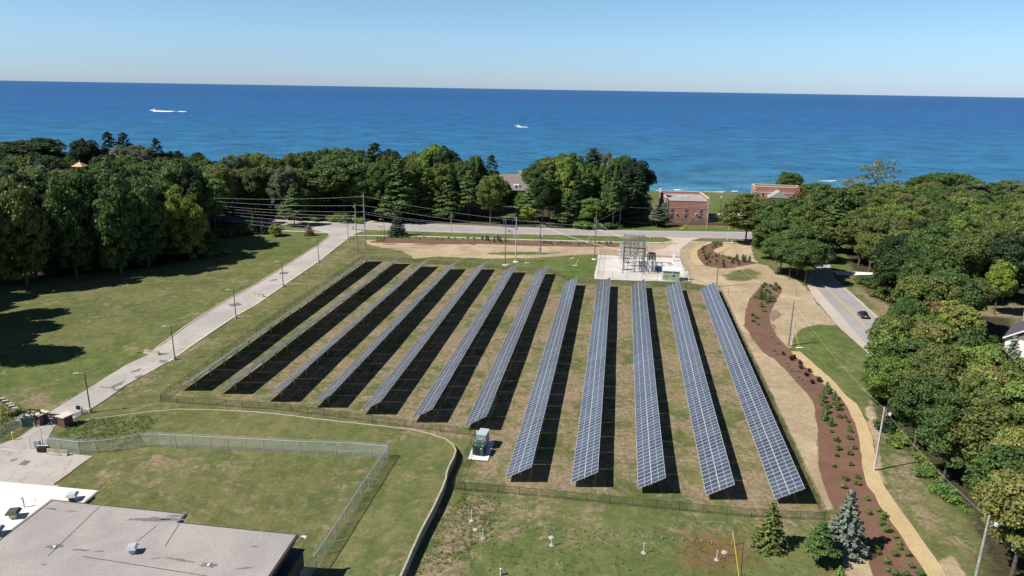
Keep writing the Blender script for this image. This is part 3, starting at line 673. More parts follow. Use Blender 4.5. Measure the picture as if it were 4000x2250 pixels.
# open swing gate in the drive, galvanized
a = G(78, 1130); b = G(135, 1090); t = root('swing_gate', (a.x, a.y, 0), 0, 'open galvanized swing gate standing over the paved drive', 'gate')
mb = MB(); e = b-a
for k in (0, .5, 1): q = e*k; mb.tube((q.x, q.y, 0), (q.x, q.y, 2.0), .04, n=5)
mb.tube((0, 0, 2), (e.x, e.y, 2), .03, n=5); mb.build('frame', M_GALV, t)
mb = MB(); mb.add([(0, 0, .1), (e.x, e.y, .1), (e.x, e.y, 2), (0, 0, 2)], [(0, 1, 2, 3)]); mb.build('mesh', mesh_mat('sparse_link', (.36, .40, .39), .12), t)

# substation fence
SF = [(1502.8, 700), (1511, 641.7), (1710.9, 650), (1728, 709), (1502.8, 700)]
M_LINKS = mesh_mat('brown_chain_link', (.12, .09, .08), .13)
fence('tall chain-link fence around the gravel substation yard', g(SF), 2.2, mat('brown_grey_post', (.16, .13, .12), .6), M_LINKS, M_GALV, 4.2, 'substation_fence')

# ------------------------------------------------------------------ lamps along the drive
def street_lamp(h=7.2):
    t = root('street_lamp', (0, 0, 0))
    mb = MB(); mb.tube((0, 0, .7), (0, 0, h), .11, .075, n=8); mb.build('pole', mat('dark_grey_metal', (.10, .105, .10), .5, .4), t)
    mb = MB(); mb.lathe((0, 0, 0), [(.3, -.05), (.3, .72), (.27, .76)], 10); mb.build('base', M_CONC, t)
    mb = MB(); mb.tube((0, 0, h-.12), (-.9, 0, h-.02), .04); mb.build('arm', M_GALV, t)
    mb = MB(); mb.box((-1.25, 0, h-.02), (.95, .32, .11), top=.8); mb.build('lamp_head', M_LGREY, t)
    return t
LAMPS = [((228, 1037), 'tall street lamp nearest the brick gate pillars'), ((440, 905), 'tall street lamp beside the nearer concrete barrier on the drive'), ((594, 801), 'tall street lamp midway up the entry drive, below the farther barrier'),
         ((713, 721), 'tall street lamp on the drive just above the farther barrier'), ((802, 660), 'tall street lamp on the drive, second below the road junction'), ((876.5, 609), 'tall street lamp at the corner of the drive and the sidewalk'), ((967, 600), 'tall street lamp on the verge right of the two tall utility poles')]
proto = street_lamp()
for i, ((x, y), lb) in enumerate(LAMPS):
    o = proto if i == 0 else copy_tree(proto); o.location = G(x, y); o.rotation_euler.z = R_(18); tag(o, lb, 'street lamp', 'street lamps along the entry drive')

# ------------------------------------------------------------------ utility poles
POLES = {}
def upole(key, base, top, m, label, r=.16, cross=(), xf=(), disc=False, extra=None, name='utility_pole', Hh=None):
    b = G(*base); h = Hh or hgt(*base, *top)
    t = root(name, (b.x, b.y, 0), 0, label, 'utility pole', 'wooden utility poles')
    mb = MB(); mb.tube((0, 0, -.2), (0, 0, h), r, r*.62, n=8); mb.build('pole', m, t)
    for z, L, rz in cross:
        mb = MB(); mb.box((0, -.16, z), (L, .12, .16)); 
        c = mb.build('crossarm', M_WOODW, t); c.rotation_euler.z = rz
        for k in (-.45, -.2, .2, .45):
            i_ = MB().lathe((L*k, -.16, z+.08), [(.05, 0), (.08, .1), (.04, .22)], 6).build('insulator', M_BROWNI, t); i_.rotation_euler.z = rz
    for dx, z in xf:
        mb = MB(); mb.lathe((dx, -.1, z), [(.18, 0), (.26, .06), (.26, 1.0), (.2, 1.1), (.06, 1.16), (.06, 1.3)], 10)
        mb.build('transformer', M_LGREY, t, smooth=False)
    if disc:
        mb = MB(); mb.lathe((0, 0, 0), [(.9, 0), (.85, .12)], 12); mb.build('footing', M_CONCW, t)
    if extra: extra(t, h)
    POLES[key] = (b, h); return t
def ins_stack(zs):
    def f(t, h):
        for z in zs:
            mb = MB(); mb.tube((0, 0, h-z), (-.55, 0, h-z+.05), .035); mb.lathe((-.55, 0, h-z+.02), [(.09, 0), (.09, .3), (.05, .36)], 6); mb.build('insulator', M_LGREY, t)
    return f
upole('A', (1395*.644, 992*.644), (1389*.644, 795*.644), M_WOODG, 'nearer of the two tall grey utility poles left of the array far end', .2, extra=ins_stack([1.3, 4.0, 6.6]))
upole('B', (1428*.644, 977*.644), (1421*.644, 754*.644), M_WOODG, 'taller and farther of the two tall grey utility poles', .2, extra=ins_stack([1.2, 4.2, 6.4, 8.8]))
upole('C', (1973*.644, 1036*.644), (1977*.644, 855*.644), M_WOODP, 'brown utility pole standing on a white disc behind the sixth row', .17, disc=True, extra=ins_stack([.6]))
upole('D', (2014.5*.644, 1023*.644), (2013.5*.644, 849*.644), M_WOODW, 'bleached utility pole with a low white crossarm on a white disc', .19, disc=True, cross=[(9.0, 2.6, 0), (10.6, 1.4, 1.0)], extra=ins_stack([1.0]))
def boxes(t, h):
    for dx in (-.4, .4):
        mb = MB(); mb.box((dx, -.15, 1.55), (.42, .3, .85)); mb.build('control_box', M_LGREY, t)
upole('E', (2110*.644, 990*.644), (2114*.644, 873*.644), M_WOODP, 'utility pole with a crossarm and two hanging grey transformers', .17, cross=[(9.7, 2.9, .25)], xf=[(-.75, 6.0), (.75, 5.8)], extra=boxes)
upole('F', (2322*.644, 1013*.644), (2329*.644, 826*.644), M_WOODP, 'tall brown utility pole just left of the substation fence', .19, disc=True, extra=ins_stack([2.6, 3.4, 4.8, 5.6]))
upole('H', (2420*.644, 889*.644), (2426*.644, 790*.644), M_WOODG, 'utility pole with crossarm across the road at the edge of the tree clump', .17, cross=[(8.3, 2.8, .2), (7.6, 1.6, .2)])
upole('I', (2760*.644, 898*.644), (2774*.644, 735*.644), M_WOODG, 'tall grey utility pole in front of the right corner of the brick building', .19, extra=ins_stack([6.5]))
upole('J', (2798*.644, 1120*.644), (2806*.644, 983*.644), M_WOODP, 'brown utility pole behind the far end of the rightmost row', .17, cross=[(9.8, 2.6, .1)])
upole('K', (3080*.644, 1351*.644), (3099*.644, 1179*.644), M_WOODP, 'brown utility pole between the mulch bed and the bright grass patch', .17, extra=ins_stack([1.2, 2.4]))
def lamp_arm(t, h):
    mb = MB(); mb.tube((0, 0, h-1.4), (.8, 0, h-1.1), .03); mb.lathe((.95, 0, h-1.35), [(.1, 0), (.22, .1), (.22, .4), (.08, .5)], 8); mb.build('lamp', M_LGREY, t)
    mb = MB(); mb.tube((.17, 0, 2.2), (.17, 0, h-.8), .03); mb.build('conduit', M_GALV, t)
upole('L', (3414*.644, 1838*.644), (3458*.644, 1591*.644), M_WOODW, 'bleached utility pole with a small lamp at the edge of the chip path', .17, extra=lamp_arm)
upole('M', (2444, 1500), (2481, 1340), M_WOODG, 'grey utility pole with a lamp in the bottom right corner', .19, extra=lamp_arm, Hh=10.2)
upole('N', (1763*.644, 911*.644), (1757*.644, 832*.644), M_WOODW, 'short bleached pole on the verge beside the main road', .14, cross=[(6.2, 2.2, .3)])
b = G(3093*.644, 1347*.644); t = root('plain_post', (b.x, b.y, 0), 0, 'pale grey stub pole leaning beside the brown utility pole by the grass patch', 'post'); MB().tube((0, 0, -.1), (.05, .1, 5.6), .13, .11, 8).build('pole', M_WOODW, t)

# wires between poles
def wire(a, za, b, zb, sag, label, r=.03, end=None):
    A = Vector((a.x, a.y, za)); B = Vector((b.x, b.y, zb)); mb = MB(); N = 14; pr = A
    for i in range(1, N+1):
        t = i/N; p = A.lerp(B, t); p.z -= sag*4*t*(1-t); mb.tube(pr, p, r, n=4, cap=False); pr = p
    o = mb.build('power_line', M_WIRE); tag(o, label, 'power line', 'overhead power lines')
P = POLES
W1 = GY(500, 498, 262); W2_ = GY(500, 515, 262)
for (z0, k1, d1, k2, d2, sg, lb) in ((498, 'B', 1.1, None, 0, 2, 'highest power line running left from the tall pole into the forest'),):
    pass
WL = [(494, 'B', 1.1), (500, 'B', 4.1), (509, 'B', 6.3), (513, 'A', 4.0), (521, 'B', 8.7), (525, 'A', 6.6), (534, 'A', 8.2), (540, 'A', 9.8)]
NMS = ['topmost', 'second', 'third', 'fourth', 'fifth', 'sixth', 'seventh', 'lowest']
for (y, k, dz), nm in zip(WL, NMS):
    e = GY(470, y, 262); b, h = P[k]; wire(e, e.z, b, h-dz, 1.0, nm+' power line from the two tall poles towards the left forest', .017)
for (dz, k2, z2), nm in zip(((1.1, 'F', 11.0), (4.1, 'F', 9.6), (6.3, 'E', 9.9), (7.0, 'E', 9.7), (8.7, 'D', 9.1), (9.6, 'C', 11.0)), ('highest', 'second highest', 'third', 'fourth', 'fifth', 'lowest')):
    b, h = P['B']; c, hc = P[k2]; wire(b, h-dz, c, z2, 1.6, nm+' power line running right from the taller pole over the verge', .017)
for i, (dz, px) in enumerate(((2.7, 1569), (3.5, 1580), (4.9, 1592), (5.7, 1604))):
    b, h = P['F']; q = G(px, 600, 8.8); wire(b, h-dz, q, 8.8, .7, 'power line %s dropping from the tall brown pole into the substation' % ('nearest', 'second', 'third', 'farthest')[i], .013)
for i, z in enumerate((9.9, 9.8, 9.5)):
    wire(P['E'][0], z, G(1570, 630, 7.8), 7.8, .9, 'power line from the transformer pole to the substation frame, %s' % ('left wire', 'middle wire', 'right wire')[i], .013)
wire(P['K'][0], P['K'][1]-.3, P['L'][0], P['L'][1]-.3, 1.0, 'thin power line from the brown pole to the bleached pole by the path', .007)
wire(P['L'][0], P['L'][1]-.3, P['M'][0], P['M'][1]-.3, .7, 'thin power line from the bleached pole to the bottom right pole', .007)
wire(P['J'][0], P['J'][1]-.2, P['K'][0], P['K'][1]-.3, .8, 'thin power line from the pole behind the rightmost row to the brown pole', .008)
wire(P['F'][0], P['F'][1]-3, P['H'][0], 8.4, .8, 'thin line crossing the main road from the tall brown pole', .013)
wire(P['H'][0], 8.4, P['I'][0], P['I'][1]-6.4, .9, 'thin line along the far verge in front of the brick building', .013)

# guy wires with yellow guards
def guy(px, top, label):
    b = G(*px); t = root('guy_wire', (b.x, b.y, 0), 0, label, 'guy wire')
    tp = top-t.location; mb = MB(); d = tp.normalized(); mb.tube(d*2.6, tp, .015, n=4); mb.build('cable', M_WIRE, t)
    mb = MB(); mb.tube((0, 0, 0), d*2.6, .055, n=6); mb.build('guard', M_YPAINT, t)
    mb = MB(); mb.box((.0, 0, .04), (1.5, .45, .1), rz=.2); mb.build('anchor', M_CONCW, t)
def ptop(k, f=.75): b, h = P[k]; return Vector((b.x, b.y, h*f))
guy((1278, 665), ptop('C'), 'yellow guarded guy wire at the foot of the pole behind the sixth row')
guy((1325, 662), ptop('D'), 'yellow guarded guy wire right of the bleached crossarm pole')
guy((1447, 668), ptop('F', .8), 'pale guarded guy wire in the grass, nearer to the camera of the pair')
guy((1439, 650), ptop('F', .6), 'pale guarded guy wire in the grass, farther of the pair')
guy((1777, 708), ptop('J', .7), 'yellow guarded guy wire behind the rightmost solar row')
guy((1716, 575), ptop('I', .7), 'yellow guarded guy wire on the far verge before the brick building')
guy((2011, 875), ptop('K', .6), 'yellow guarded guy wire on the bright grass patch')
for px, lb in (((1342, 663), 0),):
    pass
b = G(1288+1840*.3111, 1446); tp = G(1840, 1358, 1.1)
t = root('guy_guard', (G(1840, 1372).x, G(1840, 1372).y, 0), 0, 'long yellow guy guard slanting down from a grey post at the bottom of the picture', 'guy wire')
mb = MB(); o_ = Vector(t.location); mb.tube(Vector((0, 0, 1.9)), G(1862, 1475, -.6+.6)-o_, .03, n=5); mb.build('guard', M_YPAINT, t)
MB().tube((0, 0, 0), (0, 0, 2.2), .05, n=6).build('post', M_WOODG, t)

# ------------------------------------------------------------------ substation
M_STL = mat('mid_grey_steel', (.24, .26, .27), .5, .4, .4)
sb = G(1566.5, 687.7); s2 = G(1619, 690.5); ax = (s2-sb); SWd = ax.length; rzs = math.atan2(ax.y, ax.x)
t = root('switchyard_frame', (sb.x, sb.y, 0), rzs, 'tall steel lattice frame with brown insulators in the middle of the gravel yard', 'steel structure')
def lattice(mb, x, y, h, w_=.42, r=.055):
    for i in (-1, 1):
        for j in (-1, 1): mb.tube((x+i*w_/2, y+j*w_/2, 0), (x+i*w_/2, y+j*w_/2, h), r, n=4, cap=False)
    k = int(h/.7)
    for q in range(k):
        z0, z1 = h*q/k, h*(q+1)/k; s = 1 if q % 2 else -1
        for j in (-1, 1): mb.tube((x-s*w_/2, y+j*w_/2, z0), (x+s*w_/2, y+j*w_/2, z1), .035, n=3, cap=False); mb.tube((x+j*w_/2, y-s*w_/2, z0), (x+j*w_/2, y+s*w_/2, z1), .035, n=3, cap=False)
for x in (0, SWd):
    MB().tube((x, 0, 0), (x, 0, 7.9), .13, n=6).build('portal_post', M_DKSTEEL, t)
MB().box((SWd/2, 0, 7.95), (SWd+.3, .2, .22)).build('portal_beam', M_DKSTEEL, t)
for y, h in ((4.5, 8.3), (9.0, 8.8), (13.5, 9.4)):
    for x in (0.1, SWd-.1):
        mb = MB(); lattice(mb, x, y, h); mb.build('lattice_column', M_STL, t)
    for z in (h-.1, h-2.2):
        mb = MB()
        for dz in (0, .35): mb.box((SWd/2, y, z-dz), (SWd+.6, .14, .12))
        for q in range(10): mb.tube((SWd*q/10, y, z-(.35 if q % 2 else 0)), (SWd*(q+1)/10, y, z-(0 if q % 2 else .35)), .035, n=3)
        mb.build('truss', M_STL, t)
        for x in (SWd*.3, SWd*.5, SWd*.7):
            mb = MB(); mb.lathe((x, y-.15, z-1.15), [(.1, 0), (.25, .1), (.14, .2), (.25, .35), (.14, .5), (.25, .6), (.14, .75), (.22, .85), (.08, 1.0)], 8); mb.build('insulator', M_BROWNI, t)
for x in (-.6, SWd*.25, SWd*.62, SWd+.4):
    mb = MB(); mb.box((x, 7, 7.3+.0*x), (.14, 15, .16)); mb.box((x, 7, 5.2), (.14, 15, .16)); mb.build('side_beam', M_STL, t)
for side, sx in ((0, -1), (1, 1)):      # disconnect arms reaching outwards on both flanks
    for q in range(11):
        y = 1.2+q*1.15; x = 0 if sx < 0 else SWd; z = 5.2+(q % 3)*.9
        mb = MB(); mb.tube((x, y, z), (x+sx*.55, y, z+.06), .05, n=5); mb.lathe((x+sx*.75, y, z-.1), [(.05, 0), (.13, .08), (.07, .15), (.13, .22), (.07, .3), (.12, .37), (.05, .5)], 6); mb.tube((x+sx*.6, y, z+.1), (x+sx*1.25, y-.35, z+.55), .04, n=5)
        mb.build('disconnect_arm', M_LGREY, t)
rb = random.Random(3)
for x in (SWd*.3, SWd*.5, SWd*.7):
    mb = MB(); pr = Vector((x, 1, 5.6))
    for q in range(8): nx_ = Vector((x+rb.uniform(-.4, .4), 1+1.6*(q+1), 5.2+rb.uniform(-.8, .9))); mb.tube(pr, nx_, .07, n=5); pr = nx_
    for q in range(6): y = 1.5+2*q; mb.tube((x, y, 5.5), (x+rb.uniform(-.7, .7), y+rb.uniform(-.6, .6), 3.6), .04, n=4)
    mb.build('busbar', M_GALV, t)
for q in range(4):
    mb = MB(); x = SWd*(.34+.12*q); mb.box((x, 9, 4.4), (.5, 1.3, .7)); mb.tube((x-.2, 9.3, 0), (x-.2, 9.3, 4), .06, n=5); mb.tube((x+.2, 8.6, 4.8), (x+.35, 8.3, 5.9), .05, n=5); mb.build('recloser', M_LGREY if q % 2 else M_GREYP, t)
# breakers on legs, left of the frame
for i, (px, py, lb) in enumerate(((1565, 679, 'white box breaker on legs at the near left of the steel frame'), (1563, 662, 'grey box breaker on legs behind the white one in the yard'), (1563, 652, 'grey box breaker on legs at the back left of the steel frame'))):
    b = G(px, py); t2 = root('circuit_breaker', (b.x, b.y, 0), rzs, lb, 'circuit breaker', 'box breakers in the yard')
    mb = MB(); mb.box((0, 0, 2.1), (1.7, 1.1, 1.6)); mb.box((0, 0, 2.95), (1.9, 1.3, .1)); mb.build('cabinet', M_WHITE if i == 0 else M_LGREY, t2)
    for dx in (-.7, .7):
        for dy in (-.4, .4): MB().box((dx, dy, .65), (.1, .1, 1.3)).build('leg', M_GALV, t2)
    for k in range(3):
        mb = MB(); mb.tube((-.5+.5*k, -.2, 3), (-.7+.5*k, -.45, 4.1), .07, .045, 6); mb.tube((-.5+.5*k, .2, 3), (-.6+.5*k, .5, 4.1), .07, .045, 6); mb.build('bushing', M_LGREY, t2)
# power transformer
b = G(1638, 684); t = root('power_transformer', (b.x, b.y, 0), rzs, 'large transformer with dark radiators and grey tank right of the steel frame', 'transformer')
MB().box((0, 1.3, 1.9), (2.4, 2.2, 3.0)).build('tank', M_LGREY, t)
MB().tube((-.2, -.6, .4), (-.2, -.6, 3.9), .5, n=12).build('conservator', M_LGREY, t)
MB().tube((.75, -.4, .4), (.75, -.4, 3.4), .42, n=12).build('conservator', M_LGREY, t)
for k in range(7): mb = MB(); mb.box((-1.2+.4*k, 4.4, 3.0), (.16, 2.6, 3.4)); mb.build('radiator', M_BLACK, t)
MB().lathe((0, 4.3, 4.8), [(1.2, 0), (1.2, .25), (.9, .3)], 14).build('fan', mat('dark_maroon', (.05, .02, .02), .6), t)
for k in range(3): mb = MB(); mb.lathe((-.7+.7*k, 1.3, 3.4), [(.16, 0), (.16, .2), (.1, .3), (.16, .45), (.1, .6), (.14, .75), (.06, 1.4), (.03, 2.0)], 8); mb.build('bushing', M_BROWNI, t)
MB().box((0, 2, .1), (4.2, 7.5, .3)).build('plinth', M_CONC, t)
# control shed
b = G(1449+1735/8, 566.7+1110/8); b2 = G(1449+2075/8, 566.7+1130/8); e = b2-b; L = e.length; rz = math.atan2(e.y, e.x)
t = root('control_shed', (b.x, b.y, 0), rz, 'pale green shed with a ribbed white roof in the near right of the yard', 'shed')
M_SHED = mat('pale_green_siding', (.44, .50, .36), .7, noise=(1, .12)); M_SHR = mat('white_metal_roof', (.62, .64, .64), .5)
MB().box((L/2, 1.5, 1.45), (L, 3.0, 2.9)).build('wall', M_SHED, t)
mb = MB(); mb.add([(-.2, -.3, 2.9), (L+.2, -.3, 2.9), (L+.2, 3.3, 3.35), (-.2, 3.3, 3.35), (-.2, -.3, 3.05), (L+.2, -.3, 3.05), (L+.2, 3.3, 3.5), (-.2, 3.3, 3.5)], [(3, 2, 1, 0), (4, 5, 6, 7), (0, 1, 5, 4), (1, 2, 6, 5), (2, 3, 7, 6), (3, 0, 4, 7)])
for k in range(13):
    x = -.15+(L+.3)*k/12; mb.add([(x-.03, -.3, 3.06), (x+.03, -.3, 3.06), (x+.03, 3.3, 3.51), (x-.03, 3.3, 3.51), (x-.03, -.3, 3.12), (x+.03, -.3, 3.12), (x+.03, 3.3, 3.57), (x-.03, 3.3, 3.57)], [(4, 5, 6, 7), (0, 1, 5, 4), (1, 2, 6, 5), (3, 0, 4, 7)])
mb.build('roof', M_SHR, t)
MB().box((.9, -.02, 1.05), (.95, .06, 2.1)).build('door', mat('green_door', (.36, .42, .30), .6), t)
MB().box((2.8, -.2, 2.2), (.5, .35, .35)).build('lamp', M_LGREY, t)
for px, lb, nm in (((1694, 657), 'tall white telecom cabinet on a post at the back of the yard', 'equipment_cabinet'), ((1727, 704), 'white meter cabinet by the yard fence near right corner', 'equipment_cabinet')):
    b = G(*px); t = root(nm, (b.x, b.y, 0), rzs, lb, 'cabinet')
    MB().box((0, 0, 1.6), (.7, .5, 1.8)).build('cabinet', M_WHITE, t); MB().tube((0, 0, 0), (0, 0, 2.9), .08).build('post', M_GALV, t)
b = G(1683, 667); t = root('junction_stand', (b.x, b.y, 0), rzs, 'low rusty brown stand behind the shed in the gravel yard', 'stand')
MB().box((0, 0, .7), (1.4, .7, .25)).build('top', mat('rusty_brown', (.25, .15, .10), .8), t)
for dx in (-.6, .6): MB().box((dx, 0, .3), (.1, .1, .62)).build('leg', M_GALV, t)

# ------------------------------------------------------------------ transformer pad beside the array
o = sheet('equipment_pad', [(1176.8, 1156.3), (1227, 1160.8), (1244, 1113), (1195.8, 1108.8)], M_CONCW, .12, step=9)
a = G(1187.8, 1146.8); b = G(1214.8, 1151.3); e = b-a; L = e.length; rz = math.atan2(e.y, e.x)
t = root('pad_transformer', (a.x, a.y, .12), rz, 'dark green box transformer on the white pad beside the array', 'transformer')
mb = MB(); mb.box((L/2, .95, .78), (L, 1.7, 1.4)); mb.build('tank', M_GREENB, t)
mb = MB(); mb.box((L/2, 1.0, 1.52), (L+.1, 1.9, .12)); mb.build('lid', M_GREENB, t)
mb = MB(); mb.box((L*.42, .08, .7), (L*.42, .1, 1.15)); mb.build('door', M_BLACK, t)
for k, (x, y) in enumerate(((.4, .3), (1.5, .5), (1.1, 1.5), (.3, 1.4))): MB().lathe((x, y, 1.58), [(.07, 0), (.07, .05), (.03, .08)], 6).build('fitting', M_WHITE, t)
MB().box((L*.82, .095, 1.25), (.22, .02, .16)).build('label_plate', M_WHITE, t)
a = G(1208, 1128); b = G(1222, 1129.8); e = b-a; L = 1.35; rz = math.atan2(e.y, e.x)
t = root('switchgear_cabinet', (b.x-L, b.y, .12), rz, 'tall blue-grey electrical cabinet behind the green transformer', 'cabinet')
MB().box((L/2, 1.1, 1.15), (L, 2.2, 2.25)).build('body', M_GREYP, t); MB().box((L/2, 1.1, 2.31), (L+.1, 2.3, .08)).build('roof', mat('pale_blue_grey_metal', (.40, .45, .47), .5), t)
MB().box((L*.55, -.02, 1.7), (.14, .03, .3)).build('handle', M_WHITE, t); MB().box((L*.3, -.02, 1.55), (.16, .02, .1)).build('label_plate', M_WHITE, t)
b = G(1203, 1105); t = root('panel_rack', (b.x, b.y, 0), rz, 'pale metal rack of switch boxes left of the grey cabinet', 'rack')
MB().box((.2, 0, 1.0), (1.1, .12, .95)).build('panel', M_LGREY, t); 
for dx in (-.3, .7): MB().box((dx, .1, .7), (.06, .06, 1.4)).build('leg', M_GALV, t)
# inverter cabinet strapped behind row seven
b = G(1228, 1066); t = root('inverter_cabinet', (b.x-.2, b.y+1, 0), -.145, 'white combiner cabinets under the near end of the seventh row', 'cabinet')
for k in range(6): mb = MB(); mb.box((.0, 1.2+1.3*k, 1.1), (.25, .8, .7)); mb.build('box', M_LGREY, t)

# ------------------------------------------------------------------ brick building by the lake
def local(p, o, rz):
    d = Vector(p).to_2d()-Vector(o).to_2d(); c, s = math.cos(-rz), math.sin(-rz); return Vector((d.x*c-d.y*s, d.x*s+d.y*c))
A_ = G(1671.5, 557); B_ = G(1780, 560); h = hgt(1780, 560, 1783, 501); e = B_-A_; L = e.length; rz = math.atan2(e.y, e.x)
t = root('brick_building', (A_.x, A_.y, 0), rz, 'square red brick pumping building with stone corners and a recessed flat roof near the lake', 'building')
DP = local(G(1666, 481.5, h), A_, rz).y; DP = min(max(DP, 12), 30)
MB().box((L/2, DP/2, h/2-.5), (L, DP, h-1)).build('wall', M_BRICK, t)
MB().box((L/2, DP/2, .75), (L+.25, DP+.25, 1.5)).build('plinth', M_STONE, t)
for x in (.45, L-.45): MB().box((x, .1, h/2), (1.1, .6, h)).build('quoin', M_STONE, t)
for nm, c, d in (('parapet', (.2, DP/2+.2, h-.5), (.5, DP, 1.3)), ('parapet', (L-.2, DP/2+.2, h-.5), (.5, DP, 1.3)), ('parapet', (L/2, DP-.2, h-.5), (L-.9, .5, 1.2))):
    p = MB().box(c, d).build(nm, M_BRICK, t)
    MB().box((c[0], c[1], h+.22), (d[0]+.2, d[1]+.2, .18)).build('coping', M_CAP, p)
MB().box((L/2, .15, h-.9), (L-2.2, .55, .22)).build('cornice', M_CAP, t)
MB().box((L/2, DP/2, h-.94), (L-.9, DP-.6, .1)).build('roof', M_ROOFG, t)
MB().box((L/2, -.03, h*.585), (L-2.2, .08, .14)).build('string_course', M_STONE, t)
for ux, uz, hh in ((.165, .435, 1.75), (.487, .435, 1.75), (.825, .43, 1.75), (.155, .195, 1.6), (.478, .195, 1.6), (.812, .18, 1.6)):
    z = uz*h+.3; f = MB().box((ux*L, -.04, z), (1.3, .12, hh)).build('window', mat('window_frame_grey', (.20, .19, .19), .6), t)
    MB().box((ux*L, -.08, z), (1.0, .08, hh-.3)).build('pane', M_GLASSD, f); MB().box((ux*L, -.12, z-hh/2), (1.5, .2, .14)).build('sill', M_CAP, f)
for ux in (.255, .71): MB().lathe((ux*L, -.35, h*.36), [(.3, 0), (.34, .2), (.15, .35)], 8).build('lamp', M_LGREY, t)
for ux in (.4, .53): MB().box((ux*L, DP*.45, h-.55), (1.9, 2.6, .7)).build('roof_unit', M_LGREY, t)
for k in (0, .7): MB().tube((L*.62+k, DP-.4, h-.5), (L*.62+k, DP-.4, h+2.6), .06).build('vent_pipe', M_GALV, t)
MB().lathe((.3, DP-.3, h+.3), [(.3, 0), (.6, .3), (.6, .8), (.2, 1.2)], 8).build('vent_hood', M_LGREY, t)
# second brick building behind the trees
A_ = G(1893, 517); B_ = G(2009.5, 522); h = hgt(2009.5, 522, 2007.6, 476.7)+.6; e = B_-A_; L = e.length; rz = math.atan2(e.y, e.x)
t = root('brick_building', (A_.x, A_.y, 0), rz, 'pink-red brick building with stone trim and green-grey roof, half hidden behind trees', 'building')
DP = min(max(local(G(1887.6, 463.2, h), A_, rz).y, 8), 26)
MB().box((L/2, DP/2, h/2-.4), (L, DP, h-.8)).build('wall', M_BRICKL, t)
for nm, c, d in (('parapet', (.25, DP/2, h-.3), (.5, DP, .9)), ('parapet', (L-.25, DP/2, h-.3), (.5, DP, .9)), ('parapet', (L/2, .25, h-.3), (L-1, .5, .9)), ('parapet', (L/2, DP-.25, h-.3), (L-1, .5, .9))):
    p = MB().box(c, d).build(nm, M_BRICKL, t); MB().box((c[0], c[1], h+.2), (d[0]+.2, d[1]+.2, .16)).build('coping', M_CAP, p)
MB().box((L/2, DP/2, h-.7), (L-1.02, DP-1.02, .2)).build('roof', mat('green_grey_roofing', (.33, .37, .33), .9, noise=(.6, .2)), t)
for x in (.5, L-.5):
    mb = MB()
    for k in range(6): mb.box((x, -.04, .9+k*1.5), (1.3 if k % 2 else .9, .2, .7))
    mb.build('quoins', M_CAP, t)
MB().box((L/2, -.06, h*.72), (L-2, .2, .3)).build('string_course', M_CAP, t)
for ux in (.2, .35, .65, .86):
    f = MB().box((ux*L, -.05, h*.6), (1.6, .12, 2.3)).build('window', M_CAP, t); MB().box((ux*L, -.1, h*.6), (1.2, .1, 1.9)).build('pane', M_GLASSD, f)
mb = MB(); x0, x1 = L*.28, L*.72; zz = h*.55
mb.add([(x0, -7, zz), (x1, -7, zz), (x1, .1, zz), (x0, .1, zz), ((x0+x1)/2, -7, zz+3.2), ((x0+x1)/2, .1, zz+3.2)], [(0, 4, 5, 3), (4, 1, 2, 5), (0, 1, 4), (3, 5, 2)]); mb.build('porch_roof', mat('slate_grey', (.30, .32, .33), .8), t)
MB().box(((x0+x1)/2, -3.4, zz/2), (x1-x0-.6, 6.6, zz)).build('porch', M_BRICKL, t)
for z in (h*.35, h*.62):
    for y in (DP*.3, DP*.55): MB().box((-.03, y, z), (.12, 1.1, 1.8)).build('side_window', M_GLASSD, t)

# gabled helper
def gable(mb, x0, x1, y0, y1, ze, zr, axis_='x', m=0, th=.18, over=.4):
    if axis_ == 'x':
        ym = (y0+y1)/2; a = [(x0-over, y0-over, ze), (x1+over, y0-over, ze), (x1+over, ym, zr), (x0-over, ym, zr), (x1+over, y1+over, ze), (x0-over, y1+over, ze)]
        q = [(0, 1, 2, 3), (3, 2, 4, 5)]
    else:
        xm = (x0+x1)/2; a = [(x0-over, y0-over, ze), (x0-over, y1+over, ze), (xm, y1+over, zr), (xm, y0-over, zr), (x1+over, y1+over, ze), (x1+over, y0-over, ze)]
        q = [(0, 3, 2, 1), (3, 5, 4, 2)]
    n = len(a); b = [(p[0], p[1], p[2]-th) for p in a]
    mb.add(a+b, q+[tuple(i+n for i in f[::-1]) for f in q], m)
    edges = {}
    for f in q:
        for i in range(len(f)):
            e = (f[i], f[(i+1) % len(f)]); edges[e] = 1
    for (i, j) in edges:
        if (j, i) not in edges: mb.add([a[i], a[j], b[j], b[i]], [(3, 2, 1, 0)], m)
M_SHING = mat('taupe_shingles', (.21, .18, .17), .9, noise=(1.2, .25))
# house glimpsed between the tree clumps
p = GY(1290, 438, 350); p2 = GY(1290, 478, 340)
t = root('lake_house', (GY(1290, 500, 340).x, 340, -.5), 0, 'house with big taupe shingle roof and cream chimney in the gap between trees', 'house')
zr = p.z+.5; ze = p2.z+.3
MB().box((0, 10, ze/2), (17, 18, ze)).build('wall', M_CAP, t)
mb = MB(); gable(mb, -9, 9, 1, 19, ze, zr); mb.build('roof', M_SHING, t)
MB().box((3.4, 9.2, zr+.2), (2.2, 1.2, 2.8)).build('chimney', mat('cream_chimney', (.58, .48, .33), .8), t)
d_ = MB().box((1.6, 3.6, ze+1.6), (2.8, 3.2, 1.8)).build('dormer', M_WHITE, t); MB().box((1.6, 1.97, ze+1.5), (1.2, .06, 1.0)).build('pane', M_GLASSD, d_)
